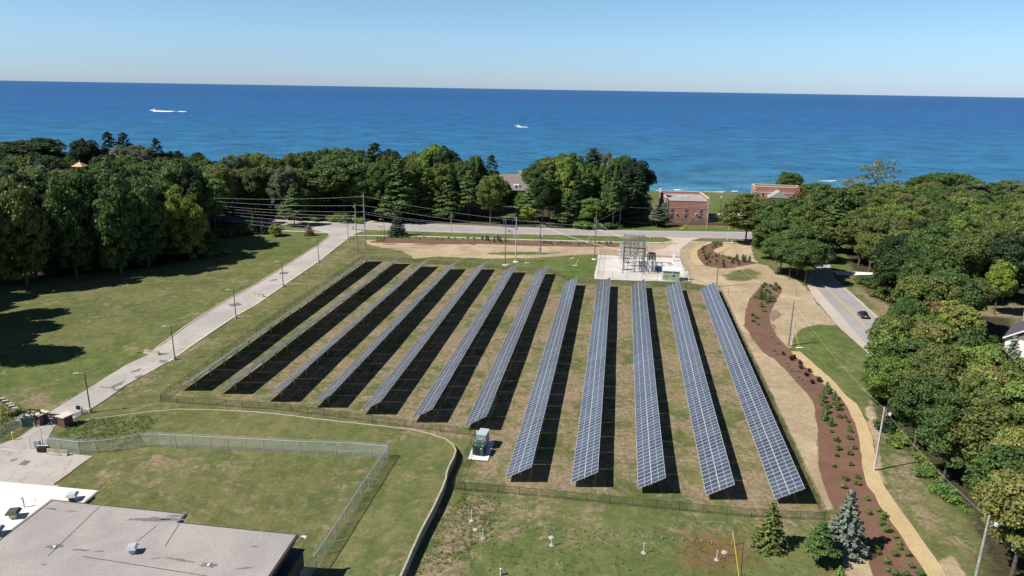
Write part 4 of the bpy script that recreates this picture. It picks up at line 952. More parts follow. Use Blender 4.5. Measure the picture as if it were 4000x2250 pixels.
# house with square cupola in the left forest
p = GY(199.4, 406.8, 330)
t = root('cupola_house', (p.x, 330, 0), 0, 'white house top with a peach pyramid roofed cupola rising out of the left forest', 'house')
z = p.z; M_PEACH = mat('peach_roofing', (.62, .40, .26), .8)
MB().box((0, 0, z-4.5), (3.4, 3.4, 5.0)).build('cupola', mat('warm_white_boards', (.72, .66, .60), .7), t)
mb = MB(); mb.add([(-2.6, -2.6, z-2), (2.6, -2.6, z-2), (2.6, 2.6, z-2), (-2.6, 2.6, z-2), (0, 0, z)], [(0, 1, 4), (1, 2, 4), (2, 3, 4), (3, 0, 4), (3, 2, 1, 0)]); mb.build('cupola_roof', M_PEACH, t)
for k in (-1, 1): MB().box((k*.8, -1.73, z-3.1), (1.0, .06, 1.2)).build('window', M_GLASSD, t)
MB().tube((0, 0, z-.1), (0, 0, z+.9), .08).build('finial', M_WHITE, t)
MB().box((0, 3, (z-7)/2), (16, 12, z-7)).build('wall', M_WHITE, t)
mb = MB(); gable(mb, -8, 8, -3, 9, z-7, z-4.2); mb.build('roof', M_SHING, t)
# taupe house at the right edge
a = G(2552, 893); t = root('gabled_house', (a.x-4, a.y-1, 0), R_(-42), 'taupe gabled house with white trim and white garage front at the right edge', 'house')
M_TAUPE = mat('taupe_siding', (.22, .18, .15), .8); M_VIO = mat('dark_violet_shingles', (.09, .075, .10), .85)
MB().box((6, 6, 2.2), (11, 11, 4.4)).build('wall', M_WHITE, t)
mb = MB(); mb.add([(.5, .45, 4.4), (11.5, .45, 4.4), (6, .45, 8.2)], [(0, 1, 2)]); mb.add([(.5, 11.5, 4.4), (11.5, 11.5, 4.4), (6, 11.5, 8.2)], [(1, 0, 2)]); mb.build('gable_wall', M_TAUPE, t)
mb = MB(); gable(mb, .5, 11.5, .5, 11.5, 4.3, 8.4, 'y', 0, .2, .5); mb.build('roof', M_VIO, t)
mb = MB(); 
for s_ in (0, 1):
    xa, xb = ((0, 6), (12, 6))[s_]; mb.tube((xa, -.02, 4.2), (xb, -.02, 8.35), .17, n=4)
mb.build('rake_trim', M_WHITE, t); MB().tube((6, .3, 6.4), (6, .42, 6.4), .4, n=12).build('round_vent', M_WHITE, t)
MB().box((2.5, 9, 8), (1.3, 1.6, 3)).build('chimney', M_BRICK, t)
MB().box((6, .44, 1.6), (6, .1, 2.6)).build('garage_door', mat('cream_door', (.74, .72, .62), .5), t)
sheet('house_driveway', [(2545, 893), (2576, 885), (2640, 900), (2620, 960), (2540, 930)], M_DKASPH, .02)

# school building in the bottom left corner
ZR = 6.0
def gp(L, z): return [G(x, y, z).to_2d() for x, y in L]
GR = gp([(132.2, 1256.4), (471.3, 1291.3), (451, 1312.4), (644, 1332.6), (751.5, 1343), (680, 1449), (625, 1530), (-150, 1530), (-80, 1430), (0, 1356)], ZR)
WR = gp([(-170, 1190), (0, 1209.7), (248.9, 1233), (211.5, 1263.5), (131, 1255.9), (-1, 1355.5), (-110, 1450)], ZR-.45)
t = root('school_building', (GR[4].x, GR[4].y, 0), 0, 'low brick school block with flat grey gravel roof and a cream-white wing', 'building')
def inset(P, d):
    n = len(P); A = sum(P[i][0]*P[(i+1) % n][1]-P[(i+1) % n][0]*P[i][1] for i in range(n)); s = 1 if A > 0 else -1; out = []
    for i in range(n):
        a, b, c = Vector(P[i-1]), Vector(P[i]), Vector(P[(i+1) % n]); u = (b-a).normalized(); v = (c-b).normalized()
        n1 = Vector((-u.y, u.x))*s; n2 = Vector((-v.y, v.x))*s; m_ = (n1+n2); k = max(.35, 1+n1.dot(n2)); out.append(b+m_*(d/k))
    return out
def prismobj(P, z0, z1, nm, m, par, mt=None):
    from mathutils.geometry import tessellate_polygon
    mb = MB(); P = [Vector(q).to_2d()-Vector(par_root.location).to_2d() for q in P]; n = len(P)
    A = sum(P[i].x*P[(i+1) % n].y-P[(i+1) % n].x*P[i].y for i in range(n))
    if A < 0: P = P[::-1]
    vs = [(q.x, q.y, z0) for q in P]+[(q.x, q.y, z1) for q in P]
    mb.add(vs, [(i, (i+1) % n, n+(i+1) % n, n+i) for i in range(n)])
    for z, fl in ((z1, 0), (z0, 1)):
        tr = tessellate_polygon([[Vector((q.x, q.y, 0)) for q in P]]); fs = []
        for f in tr:
            a, b, c = [P[i] for i in f]; up_ = (b-a).cross(c-a) > 0; fs.append(tuple(f) if up_ != bool(fl) else tuple(f[::-1]))
        mb.add([(q.x, q.y, z) for q in P], fs, 0)
    return mb.build(nm, m, par)
par_root = t
M_DKEDGE = mat('dark_roof_edge', (.05, .055, .06), .6)
M_WROOF = surf_material('cream_roof_membrane', (.80, .76, .68), (.74, .70, .62), (.66, .62, .55), 0, .1, .8)
prismobj(inset(GR, .9), 0, ZR-.95, 'wall', M_BRICKD, t); prismobj(inset(WR, .9), 0, ZR-1.35, 'wall', M_BRICKD, t)
prismobj(inset(GR, -.25), 0, ZR-2.3, 'lower_wall', M_BRICKD, t); prismobj(inset(GR, -.4), ZR-2.3, ZR-2.15, 'ledge', M_DKEDGE, t)
prismobj(inset(GR, .35), ZR-1.0, ZR-.3, 'fascia', mat('dark_brown_fascia', (.07, .04, .035), .7), t); prismobj(inset(WR, .35), ZR-1.4, ZR-.75, 'fascia', M_BRICKD, t)
prismobj(GR, ZR-.32, ZR-.06, 'roof_edge', M_DKEDGE, t); prismobj(inset(GR, .22), ZR-.06, ZR, 'roof', M_ROOFG, t)
prismobj(WR, ZR-.77, ZR-.5, 'roof_edge', M_CAP, t); prismobj(inset(WR, .15), ZR-.5, ZR-.45, 'roof', M_WROOF, t)
o_ = Vector(t.location)
rr = random.Random(5)
M_STAIN = surf_material('roof_stain', (.15, .135, .13), (.19, .17, .165), (.12, .11, .11), 0, .5, 3)
M_SEAM = mat('roof_seam_grey', (.27, .25, .235), .9)
def stain(c, a, b, rz, n=18):
    c = G(*c, ZR)-o_; pts = []
    for i in range(n):
        th = 2*math.pi*i/n; r = rr.uniform(.6, 1.6); x = a*r*math.cos(th); y = b*r*math.sin(th); pts.append((c.x+x*math.cos(rz)-y*math.sin(rz), c.y+x*math.sin(rz)+y*math.cos(rz), ZR+.006))
    mb = MB(); mb.add([(c.x, c.y, ZR+.006)]+pts, [(0, 1+i, 1+(i+1) % n) for i in range(n)]); mb.build('roof_stain', M_STAIN, t)
for c, a, b, q in (((138, 1376), .7, .35, 0), ((200, 1383), 1.0, .12, -.1), ((248, 1387), .5, .1, 0), ((526, 1422), .8, .35, 0), ((450, 1408), 1.2, .16, -.2), ((395, 1404), .4, .1, .5), ((375, 1306), 1.9, .3, .12), ((420, 1308), 1.3, .3, .1), ((440, 1298), .8, .15, 0), ((130, 1280), .6, .12, -.1), ((180, 1286), .7, .08, -.1), ((610, 1430), .9, .12, .2), ((110, 1420), .3, .1, 0), ((640, 1375), .35, .12, 0)): stain(c, a, b, q)
for a_, b_ in (((395, 1322), (345, 1362)), ((452, 1316), (415, 1375)), ((210, 1400), (520, 1449)), ((250, 1275), (120, 1400))):
    p = G(*a_, ZR)-o_; q = G(*b_, ZR)-o_; d = (q-p).to_2d().normalized(); nn = Vector((-d.y, d.x))*.035
    MB().add([(p.x+nn.x, p.y+nn.y, ZR+.008), (p.x-nn.x, p.y-nn.y, ZR+.008), (q.x-nn.x, q.y-nn.y, ZR+.008), (q.x+nn.x, q.y+nn.y, ZR+.008)], [(0, 1, 2, 3), (3, 2, 1, 0)]).build('roof_seam', M_SEAM, t)
for c in ((138.4, 1376), (525.8, 1422)): p = G(*c, ZR)-o_; MB().lathe((p.x, p.y, ZR), [(.16, 0), (.16, .1), (.05, .16)], 8).build('roof_drain', M_WHITE, t)
def hood(c, z, s, m1, m2, rz=.1, parent=t, hh=.75):
    p = G(*c, z)-o_; u = MB().box((p.x, p.y, z+hh*.4), (s*.75, s*.75, hh*.8), rz=rz).build('roof_vent', m1, parent)
    MB().box((p.x, p.y, z+hh), (s*1.35, s*1.35, .34), rz=rz, top=.72).build('hood', m2, u)
hood((334, 1390), ZR, .78, M_LGREY, mat('bright_metal', (.66, .68, .69), .4, .4), .15)
hood((183, 1257), ZR-.45, .9, M_CAP, M_LGREY, .2); hood((36, 1301), ZR-.45, 1.0, M_CAP, mat('bronze_metal', (.10, .09, .075), .5), .2, hh=.8); hood((-8, 1345), ZR-.45, 1.0, M_CAP, M_GREYP, .2)
p = G(61, 1276, ZR-.45)-o_; mb = MB(); mb.tube((p.x, p.y, ZR-.45), (p.x, p.y, ZR+.75), .09); mb.tube((p.x, p.y, ZR+.75), (p.x-.3, p.y-.05, ZR+.72), .1); mb.build('vent_pipe', M_LGREY, t)
p = G(88, 1259, ZR-.45)-o_; MB().tube((p.x, p.y, ZR-.45), (p.x, p.y, ZR-.1), .05).build('vent_pipe', M_LGREY, t)
p = G(762, 1352, ZR-.6)-o_; mb = MB(); mb.tube((p.x-.6, p.y, ZR-.6), (p.x, p.y, ZR-.6), .04); mb.box((p.x+.1, p.y, ZR-.6), (.55, .28, .26)); mb.build('floodlight', M_WHITE, t)

# ------------------------------------------------------------------ brick gate piers and gate at the drive
rzg = math.atan2(G(162, 1041, 1.9).y-G(100, 1036, 1.9).y, G(162, 1041, 1.9).x-G(100, 1036, 1.9).x)
for c, lb in (((101, 1036.5), 'left brick gate pier with a wide pale stone cap'), ((162, 1041.5), 'right brick gate pier with a wide pale stone cap')):
    q = G(*c, 1.95); t = root('gate_pier', (q.x, q.y, 0), rzg-.25, lb, 'gate pier', 'brick gate piers')
    MB().box((0, 0, .85), (1.5, 1.5, 1.7)).build('pier', M_BRICKD, t); MB().box((0, 0, 1.78), (1.95, 1.95, .16)).build('cap', M_CAP, t)
a = G(106, 1066); b = G(152, 1070); e = b-a; rz = math.atan2(e.y, e.x); L = e.length
t = root('entrance_gate', (a.x, a.y, 0), rz, 'black sliding gate with pale lettering between the brick piers', 'gate')
MB().box((L/2, 0, .62), (L, .08, .8)).build('panel', M_BLACK, t)
for z in (.18, 1.9): MB().box((L/2, -.02, z), (L+.2, .12, .12)).build('rail', M_BLACKF, t)
MB().box((L/2, .0, 1.5), (L, .05, .7)).build('sign_board', M_BLACK, t)
mb = MB(); rl_ = random.Random(2); x = L*.45
while x < L*.93:
    hh = .34; wq = rl_.choice((.12, .16, .2)); mb.box((x, -.045, 1.5), (.05, .02, hh)); 
    if rl_.random() < .7: mb.box((x+wq/2, -.045, 1.5+rl_.choice((-.15, .15, 0))), (wq, .02, .05))
    if rl_.random() < .5: mb.box((x+wq, -.045, 1.5), (.04, .02, hh*.9))
    x += wq+.13
mb.build('lettering', mat('pale_lettering', (.55, .48, .47), .6), t)
q = G(86, 1068); t = root('steel_portal', (q.x, q.y, 0), rz, 'black square steel frame at the left end of the sliding gate', 'frame')
for i in (-1, 1):
    for j in (-1, 1): MB().box((i*.9, j*.6, 1.15), (.14, .14, 2.3)).build('post', M_BLACK, t)
for k in (.5, 1.4): MB().box((0, .6, k), (1.8, .08, .7)).build('panel', M_BLACK, t)
mb = MB(); [mb.box((0, j*.6, 2.32), (1.95, .16, .12)) for j in (-1, 1)]; [mb.box((i*.9, 0, 2.34), (.16, 1.3, .12)) for i in (-1, 1)]; mb.build('top_frame', M_BLACK, t)
q = G(70, 1075); t = root('notice_board', (q.x, q.y, 0), rz+.5, 'back of a dull green notice board with a white edge beside the gate frame', 'board')
MB().box((0, 0, .9), (1.5, .1, 1.6)).build('board', mat('dull_green', (.10, .17, .16), .6), t); MB().box((-.78, 0, .9), (.1, .2, 1.75)).build('post', M_WHITE, t)
sheet('concrete_slab', [(35, 1052), (60, 1046), (82, 1049), (80, 1056), (60, 1060), (36, 1060)], M_WALK, .05)

def barrier(a, b, label):
    A = G(*a); B = G(*b); e = B-A; L = e.length; t = root('concrete_barrier', (A.x, A.y, 0), math.atan2(e.y, e.x), label, 'concrete barrier', 'concrete road barriers')
    pr = [(-.3, 0), (.3, 0), (.3, .12), (.14, .36), (.09, .85), (-.09, .85), (-.14, .36), (-.3, .12)]; n = len(pr); mb = MB()
    mb.add([(0, y, z) for y, z in pr]+[(L, y, z) for y, z in pr], [(i, n+i, n+(i+1) % n, (i+1) % n) for i in range(n)]+[tuple(range(n)), tuple(range(2*n-1, n-1, -1))])
    mb.build('barrier_body', mat('weathered_barrier_concrete', (.40, .33, .26), .9, noise=(1.5, .35)), t)
    for x in (L*.3, L*.7): MB().box((x, -.3, .06), (.35, .03, .12)).build('slot', M_BLACK, t)
barrier((363, 888.5), (401, 893.5), 'concrete barrier across the drive beside the second nearest lamp')
barrier((633, 742.5), (664, 747.5), 'concrete barrier across the drive at the farther spot')
barrier((120, 1141), (172, 1146), 'stained concrete barrier at the near fence by the parking apron')

# small things near the gate
def simple(name, px, label, cat, parts, rz=0, group=None):
    q = G(*px); t = root(name, (q.x, q.y, 0), rz, label, cat, group)
    for nm, mb, m in parts: mb.build(nm, m, t)
    return t
simple('bollard', (34, 1107), 'yellow bollard at the left edge of the drive below the gate', 'bollard', [('post', MB().tube((0, 0, 0), (0, 0, 1.25), .1, n=8), M_YPAINT), ('cap', MB().lathe((0, 0, 1.25), [(.13, 0), (.13, .08), (.04, .13)], 8), M_WHITE)])
simple('keypad_sign', (203, 1043), 'black plate on a thin post beside the lamp near the gate', 'sign', [('post', MB().tube((0, 0, 0), (0, 0, 1.1), .04), M_WOODG), ('plate', MB().box((-.25, 0, 1.25), (.65, .08, .7)), M_BLACK)])
simple('bollard', (208, 1042), 'pale yellow bollard beside the black plate sign', 'bollard', [('post', MB().tube((0, 0, 0), (0, 0, 1.3), .12, n=8), mat('faded_yellow', (.62, .52, .30), .7))])
simple('control_cabinet', (97, 1134), 'grey box cabinet on white legs between fence posts near the apron', 'cabinet', [('cabinet', MB().box((0, 0, 1.1), (.85, .4, 1.1)), M_GREYP)]+[('leg', MB().box((dx, 0, .28), (.12, .12, .56)), M_WHITE) for dx in (-.3, .3)])
simple('pump_unit', (109, 1136), 'low dark pump unit tucked beside the grey cabinet', 'machine', [('casing', MB().box((0, 0, .5), (1.3, .9, .7)), M_BLACK), ('rail', MB().tube((-.7, 0, 1.0), (.9, 0, 1.0), .04), M_GALV)])
q = [(5, 1007), (14, 1013), (24, 1020), (30, 1025), (38, 1031), (46, 1037)]
for i, c in enumerate(q):
    p_ = G(*c); tag(MB().box((0, 0, .2), (.85, .55, .45), rz=.5).build('stone_block', M_CONC), 'pale stone block on the bank at the left edge, %s from top' % ('first', 'second', 'third', 'fourth', 'fifth', 'sixth')[i], 'stone block', 'row of pale stone blocks').location = p_
strip('concrete_channel', [G(50, 1040), G(65, 1047), G(74, 1050)], .9, M_CONC, .05)

# ------------------------------------------------------------------ monitoring wells, stakes
def well(px, hh, label, pad=True, r=.065):
    simple('monitoring_well', px, label, 'well pipe', [('pipe', MB().tube((0, 0, 0), (0, 0, hh), r, n=8), M_LGREY), ('cap', MB().lathe((0, 0, hh), [(r*1.35, 0), (r*1.35, .08), (r*.4, .12)], 8), M_GALV)]+([('pad', MB().lathe((0, 0, 0), [(.32, 0), (.3, .06)], 12), M_CONC)] if pad else []), 0, 'monitoring well pipes')
Zb = lambda x0, x, y: (x0+.3111*x, 998.2+.3111*y)
well(Zb(644, 1745, 1003), 1.5, 'well pipe on a round pad nearest the corner gate'); well(Zb(644, 1837, 1143), 1.15, 'well pipe right of the flat round pad, bottom centre')
well(Zb(1288, 322, 1200), 1.2, 'well pipe with a white disc behind it, left of the grass mound', True); well(Zb(1288, 1065, 1262), 1.2, 'well pipe on a pad below the middle of the stake row')
well(Zb(1288, 1655, 1318), 1.15, 'well pipe on a pad near the right end of the stake row'); well((1260, 1446), .75, 'short white pipe at the bottom edge of the picture', False, .13)
for c, lb in ((Zb(644, 1773, 1078), 'flat round concrete pad left of a well pipe'), (Zb(1288, 1718, 1258), 'flat white round pad near the yellow guy guard'), (Zb(1288, 318, 1140), 'white round disc behind the well pipe with two pads')):
    simple('round_pad', c, lb, 'concrete pad', [('pad', MB().lathe((0, 0, -.05), [(.36, 0), (.34, .12)], 14), M_CONC), ('lid', MB().lathe((0, 0, .08), [(.12, 0), (.1, .04)], 8), M_GALV)])
STK = [(32, 1050), (107, 1054), (190, 1062), (265, 1070), (340, 1078), (420, 1083), (495, 1090), (577, 1096), (658, 1104), (738, 1109), (810, 1119), (893, 1124), (975, 1130), (1058, 1142), (1130, 1142), (1210, 1151), (1295, 1156), (1375, 1164), (1455, 1171), (1530, 1178), (1612, 1189)]
stm = MB().tube((0, 0, 0), (0, 0, .42), .05, n=6).mesh('survey_stake', M_GREYP)
for i, c in enumerate([Zb(644, 1875, 1028), Zb(644, 1950, 1033), Zb(644, 2020, 1041)]+[Zb(1288, *c) for c in STK]):
    o = bpy.data.objects.new('marker_stake', stm); COL.objects.link(o); o.location = G(*c); tag(o, 'short pale stake in the long dotted row', 'stake', 'row of short marker stakes')

# ------------------------------------------------------------------ road side items
simple('warning_sign', (889.5, 593), 'yellow diamond warning sign at the drive junction', 'road sign', [('post', MB().tube((0, 0, 0), (0, 0, 3.0), .05), M_GALV), ('plate', MB().add([(0, -.07, 2.3), (.62, -.07, 2.92), (0, -.07, 3.54), (-.62, -.07, 2.92), (0, -.04, 2.3), (.62, -.04, 2.92), (0, -.04, 3.54), (-.62, -.04, 2.92)], [(0, 1, 2, 3), (7, 6, 5, 4)]), mat('amber_sign', (.80, .42, .02), .5)), ('symbol', MB().box((0, -.08, 2.92), (.14, .01, .5)), M_BLACK)])
simple('mailbox_pair', (957, 578), 'two grey mailboxes on a Y post beside the main road', 'mailbox', [('post', MB().tube((0, 0, 0), (0, 0, 1.1), .07), M_WOODG), ('arm', MB().box((0, 0, 1.15), (1.5, .1, .1)), M_WOODG)]+[('mailbox', MB().box((dx, 0, 1.35), (.35, .5, .3)), M_GREYP) for dx in (-.65, .65)])
simple('mailbox', (1278, 588), 'grey mailbox on a post left of the cyclist', 'mailbox', [('post', MB().tube((0, 0, 0), (0, 0, 1.0), .06), M_WOODG), ('box', MB().box((0, 0, 1.2), (.3, .5, .3)), M_GREYP)])
def sign_post(px, hh, lb, top=M_WHITE): simple('marker_post', px, lb, 'marker post', [('post', MB().box((0, 0, hh/2), (.16, .1, hh)), M_WHITE), ('cap', MB().box((0, 0, hh+.04), (.22, .14, .08)), top)])
sign_post((1833, 578), 1.7, 'white marker post on the far verge right of the brick building'); sign_post((1829, 606), 3.0, 'tall white marker post on the near verge left of the oak')
sign_post((1840, 615), 1.6, 'white marker post below the sidewalk left of the oak'); sign_post((1784, 559), 1.2, 'short white post at the foot of the brick building right corner')
simple('stop_sign', (2025.5, 623.5), 'red stop sign seen from behind trees at the side road mouth', 'road sign', [('post', MB().tube((0, 0, 0), (0, 0, 2.6), .05), M_GALV), ('plate', MB().tube((0, -.06, 2.55), (0, -.03, 2.55), .42, n=8), M_RED)])
simple('street_lamp', (1811, 538), 'dark single street lamp on the lawn between the two brick buildings', 'street lamp', [('pole', MB().tube((0, 0, 0), (0, 0, 7.2), .12, .08), M_BLACKF), ('base', MB().lathe((0, 0, 0), [(.35, 0), (.33, .6)], 8), M_CONCW), ('lantern', MB().lathe((0, 0, 7.2), [(.15, 0), (.32, .2), (.3, .6), (.1, .8)], 8), M_WHITE)])
def hydrant(px, lb): simple('fire_hydrant', px, lb, 'fire hydrant', [('barrel', MB().lathe((0, 0, 0), [(.2, 0), (.2, .06), (.13, .08), (.13, .6), (.19, .62), (.19, .68), (.1, .85), (.04, .92)], 8), M_YPAINT), ('outlet', MB().tube((-.24, 0, .5), (.24, 0, .5), .07), M_YPAINT)])
hydrant((1635, 601), 'yellow hydrant on the strip behind the steel frame'); hydrant((1651.5, 569.5), 'yellow hydrant under the small pines by the brick building')
hydrant((2091.5, 638), 'yellow hydrant left of the pair on the shady side lawn'); hydrant((2098, 635), 'yellow hydrant in the shade right of the single one'); 
simple('utility_box', (2100, 646), 'grey utility box between yellow posts on the shady side lawn', 'box', [('box', MB().box((0, 0, .6), (.7, .7, 1.2)), M_LGREY)]+[('bollard', MB().tube((dx, -.3, 0), (dx, -.3, 1.1), .12), M_YPAINT) for dx in (-.7, .8)])
simple('culvert_slab', (1678, 612.5), 'pale stone slab in the grass left of the gravel drive', 'slab', [('slab', MB().box((0, 0, .15), (6.5, 1.2, .35)), M_CONC)], rz=-.03)
for px, lb in (((1475.6, 608), 'thin brown sign post by the sidewalk left of the steel frame'), ((1346, 606), 'thin post by the sidewalk above the crossarm pole'), ((1740, 580.5), 'thin brown sign post on the far verge before the brick building'), ((2003, 742), 'thin stake in the sand right of the long mulch bed top'), ((1831, 745), 'short green post beside the right array fence')):
    simple('sign_post', px, lb, 'post', [('post', MB().box((0, 0, 1.0), (.1, .1, 2.0)), M_WOODP)])
simple('garden_arbor', (1309, 562.5), 'small white arched arbor at the mouth of the dark driveway', 'arbor', [('leg', MB().tube((-.55, 0, 0), (-.3, 0, 2.0), .1), M_CAP), ('leg', MB().tube((.75, 0, 0), (.35, 0, 2.0), .1), M_CAP), ('arch', MB().box((0, 0, 2.05), (.9, .3, .25)), M_CAP)])
for px, lb in (((1267, 563), 'white rail post left of the dark driveway mouth'), ((1289.5, 560.5), 'white rail post in the middle of the dark driveway mouth')): sign_post(px, 1.0, lb)

# low red wall and iron fence in front of the brick building
p_ = [G(x, y) for x, y in [(1570.5, 558.5), (1580, 561), (1610, 563.5), (1640, 565), (1672.5, 563.5), (1716, 565), (1780, 566.5), (1842, 567.5)]]
P_ = [Vector((q.x, q.y, .95)) for q in p_]
o = ribbon_wall('garden_wall', P_, .4, mat('pinkish_red_brick', (.26, .11, .09), .9, noise=(.8, .3))); tag(o, 'low curving reddish brick wall in front of the brick building', 'wall')
F_ = densify([G(x, y).to_2d() for x, y in [(1560, 560.5), (1610, 562), (1665, 561.5), (1716, 563), (1842, 565.5)]], 4, False)
t = root('iron_fence', (F_[0][0], F_[0][1], 0), 0, 'dark iron picket fence above the low reddish wall', 'fence'); o_ = t.location
pm = MB().box((0, 0, 1.3), (.16, .16, 2.6)).mesh('post', M_BLACKF); rl = MB(); ms = MB()
for a, b in zip(F_, F_[1:]):
    child(pm, 'post', t, (a[0]-o_.x, a[1]-o_.y, 0))
    for z in (1.1, 2.4): rl.tube((a[0]-o_.x, a[1]-o_.y, z), (b[0]-o_.x, b[1]-o_.y, z), .05, n=4)
    ms.add([(a[0]-o_.x, a[1]-o_.y, .9), (b[0]-o_.x, b[1]-o_.y, .9), (b[0]-o_.x, b[1]-o_.y, 2.4), (a[0]-o_.x, a[1]-o_.y, 2.4)], [(0, 1, 2, 3)])
rl.build('rail', M_BLACKF, t); ms.build('pickets', M_LINKB, t)
sheet('turning_loop', [(1805, 538), (1818, 532), (1830, 526), (1850, 524), (1870, 528), (1900, 545), (1850, 550), (1800, 547), (1783, 545)], M_WALK, .03)
sheet('parking_court', [(2010, 520), (2040, 505), (2110, 505), (2130, 540), (2060, 552), (2020, 540)], M_WALK, .03)

# ------------------------------------------------------------------ black car on the side road
a = G(2157.6, 794.2+4); 
def car():
    q = G(2170, 797); dv = (G(2064.5, 709)-G(2198, 844)).normalized(); rz = math.atan2(dv.y, dv.x)
    t = root('parked_car' if 0 else 'car', (q.x, q.y, 0), rz, 'black rounded car seen from behind on the grey side road', 'car')
    PAINT = mat('black_car_paint', (.018, .012, .016), .25, 0, .6, coat=1); GL = mat('tinted_glass', (.01, .012, .014), .05, 0, .8)
    def loft(secs, name, m, par, smooth=True):
        mb = MB(); vs = []; n = None
        for x, w0, zb, w1, zt in secs:
            ring = [(x, -w0, zb), (x, -w0*1.02, zb+(zt-zb)*.45), (x, -w1, zt-.04), (x, -w1*.82, zt), (x, w1*.82, zt), (x, w1, zt-.04), (x, w0*1.02, zb+(zt-zb)*.45), (x, w0, zb)]
            n = len(ring); vs += ring
        k = len(secs); fs = [(i*n+j, i*n+(j+1) % n, (i+1)*n+(j+1) % n, (i+1)*n+j) for i in range(k-1) for j in range(n)]
        fs += [tuple(range(n-1, -1, -1)), tuple(range((k-1)*n, k*n))]
        mb.add(vs, fs); return mb.build(name, m, par, smooth)
    loft([(-2.12, .72, .42, .66, .80), (-2.05, .80, .3, .76, 1.0), (-1.5, .86, .25, .80, 1.06), (-.5, .88, .22, .82, .98), (.6, .88, .22, .80, .95), (1.3, .86, .24, .76, .88), (1.95, .80, .3, .68, .72), (2.12, .68, .4, .58, .58)], 'body', PAINT, t)
    loft([(-1.95, .70, .98, .55, 1.1), (-1.45, .76, .95, .60, 1.36), (-.6, .78, .92, .62, 1.47), (.2, .78, .92, .62, 1.46), (.75, .76, .9, .58, 1.3), (1.35, .70, .86, .55, .92)], 'cabin_glass', GL, t)
    loft([(-1.5, .6, 1.34, .58, 1.42), (-.6, .64, 1.44, .6, 1.50), (.2, .64, 1.42, .6, 1.49), (.6, .6, 1.33, .55, 1.38)], 'roof', PAINT, t)
    for x in (-1.3, 1.32):
        for y in (-.8, .8):
            wh = MB().tube((x, y-.1, .32), (x, y+.1, .32), .33, n=16).build('wheel', M_BLACK, t); MB().tube((x, y+.11*(1 if y > 0 else -1), .32), (x, y+.115*(1 if y > 0 else -1), .32), .2, n=12).build('rim', M_GALV, wh)
    for y in (-.62, .62): MB().box((-2.08, y, .86), (.08, .26, .16)).build('taillight', M_RED, t); MB().box((2.02, y, .66), (.1, .26, .12)).build('headlight', M_GLASSD, t)
    MB().box((-2.13, 0, .78), (.03, .45, .14)).build('number_plate', M_WHITE, t)
    for y in (-.95, .95): MB().box((.75, y, .98), (.14, .2, .13)).build('mirror', PAINT, t)
car()

# cyclist on the main road
def skin(name, verts, edges, rad, m, par):
    me = bpy.data.meshes.new(name); me.from_pydata(verts, edges, []); me.materials.append(m)
    o = bpy.data.objects.new(name, me); COL.objects.link(o)
    if par: o.parent = par
    sm = o.modifiers.new('skin', 'SKIN'); sm.use_smooth_shade = True
    if not me.skin_vertices: me.attributes
    try:
        for i, r in enumerate(rad): me.skin_vertices[0].data[i].radius = (r, r)
        me.skin_vertices[0].data[0].use_root = True
    except Exception: pass
    sb_ = o.modifiers.new('sub', 'SUBSURF'); sb_.levels = 1; sb_.render_levels = 1
    return o
q = G(1281.5, 584.6); rz = math.atan2((G(1200, 581)-G(1300, 584)).y, (G(1200, 581)-G(1300, 584)).x)
t = root('bicycle', (q.x, q.y, .02), rz, 'dark racing bicycle ridden along the near lane of the main road', 'bicycle')
def ring(mb, c, r, rr_=.022, n=20):
    pr = None
    for i in range(n+1):
        p = Vector((c[0]+r*math.cos(2*math.pi*i/n), c[1], c[2]+r*math.sin(2*math.pi*i/n)))
        if pr is not None: mb.tube(pr, p, rr_, n=5)
        pr = p
for x in (-.5, .5):
    mb = MB(); ring(mb, (x, 0, .34), .33); [mb.tube((x, 0, .34), (x+.32*math.cos(k), 0, .34+.32*math.sin(k)), .006, n=3) for k in np.arange(0, 6.28, .785)]; mb.build('wheel', M_BLACK, t)
mb = MB()
for a, b in (((-.5, 0, .34), (-.08, 0, .3)), ((-.08, 0, .3), (-.2, 0, .82)), ((-.2, 0, .78), (.35, 0, .84)), ((-.08, 0, .3), (.38, 0, .78)), ((-.5, 0, .34), (-.2, 0, .78)), ((.5, 0, .34), (.36, 0, .88))): mb.tube(a, b, .025)
mb.build('frame', M_DKSTEEL, t); MB().box((-.22, 0, .88), (.26, .13, .06)).build('saddle', M_BLACK, t); MB().tube((.4, -.22, .93), (.4, .22, .93), .025).build('handlebar', M_BLACK, t)
pr = root('person', (q.x, q.y, .02), rz, 'cyclist in white jersey and dark shorts bent over the handlebars', 'person')
V = [(-.2, 0, .95), (-.05, 0, 1.18), (.1, 0, 1.36), (.18, 0, 1.44), (.27, 0, 1.56), (.1, .18, 1.32), (.22, .21, 1.12), (.38, .2, .96), (.1, -.18, 1.32), (.22, -.21, 1.12), (.38, -.2, .96), (-.18, .1, .9), (.13, .11, .78), (-.06, .11, .4), (.05, .11, .32), (-.18, -.1, .9), (.2, -.11, .66), (.05, -.11, .22), (.16, -.11, .14)]
E_ = [(0, 1), (1, 2), (2, 3), (3, 4), (2, 5), (5, 6), (6, 7), (2, 8), (8, 9), (9, 10), (0, 11), (11, 12), (12, 13), (13, 14), (0, 15), (15, 16), (16, 17), (17, 18)]
Rr = [.14, .14, .15, .06, .1, .07, .05, .04, .07, .05, .04, .11, .08, .05, .04, .11, .08, .05, .04]
b_ = skin('body', V, E_, Rr, mat('tanned_skin', (.42, .24, .16), .6), pr)
mb = MB(); mb.tube((-.26, 0, .96), (-.03, 0, 1.22), .17, .19, 10); mb.tube((-.03, 0, 1.22), (.14, 0, 1.41), .19, .15, 10)
for s_ in (-1, 1): mb.tube((.1, s_*.16, 1.34), (.19, s_*.21, 1.16), .09, .07, 8)
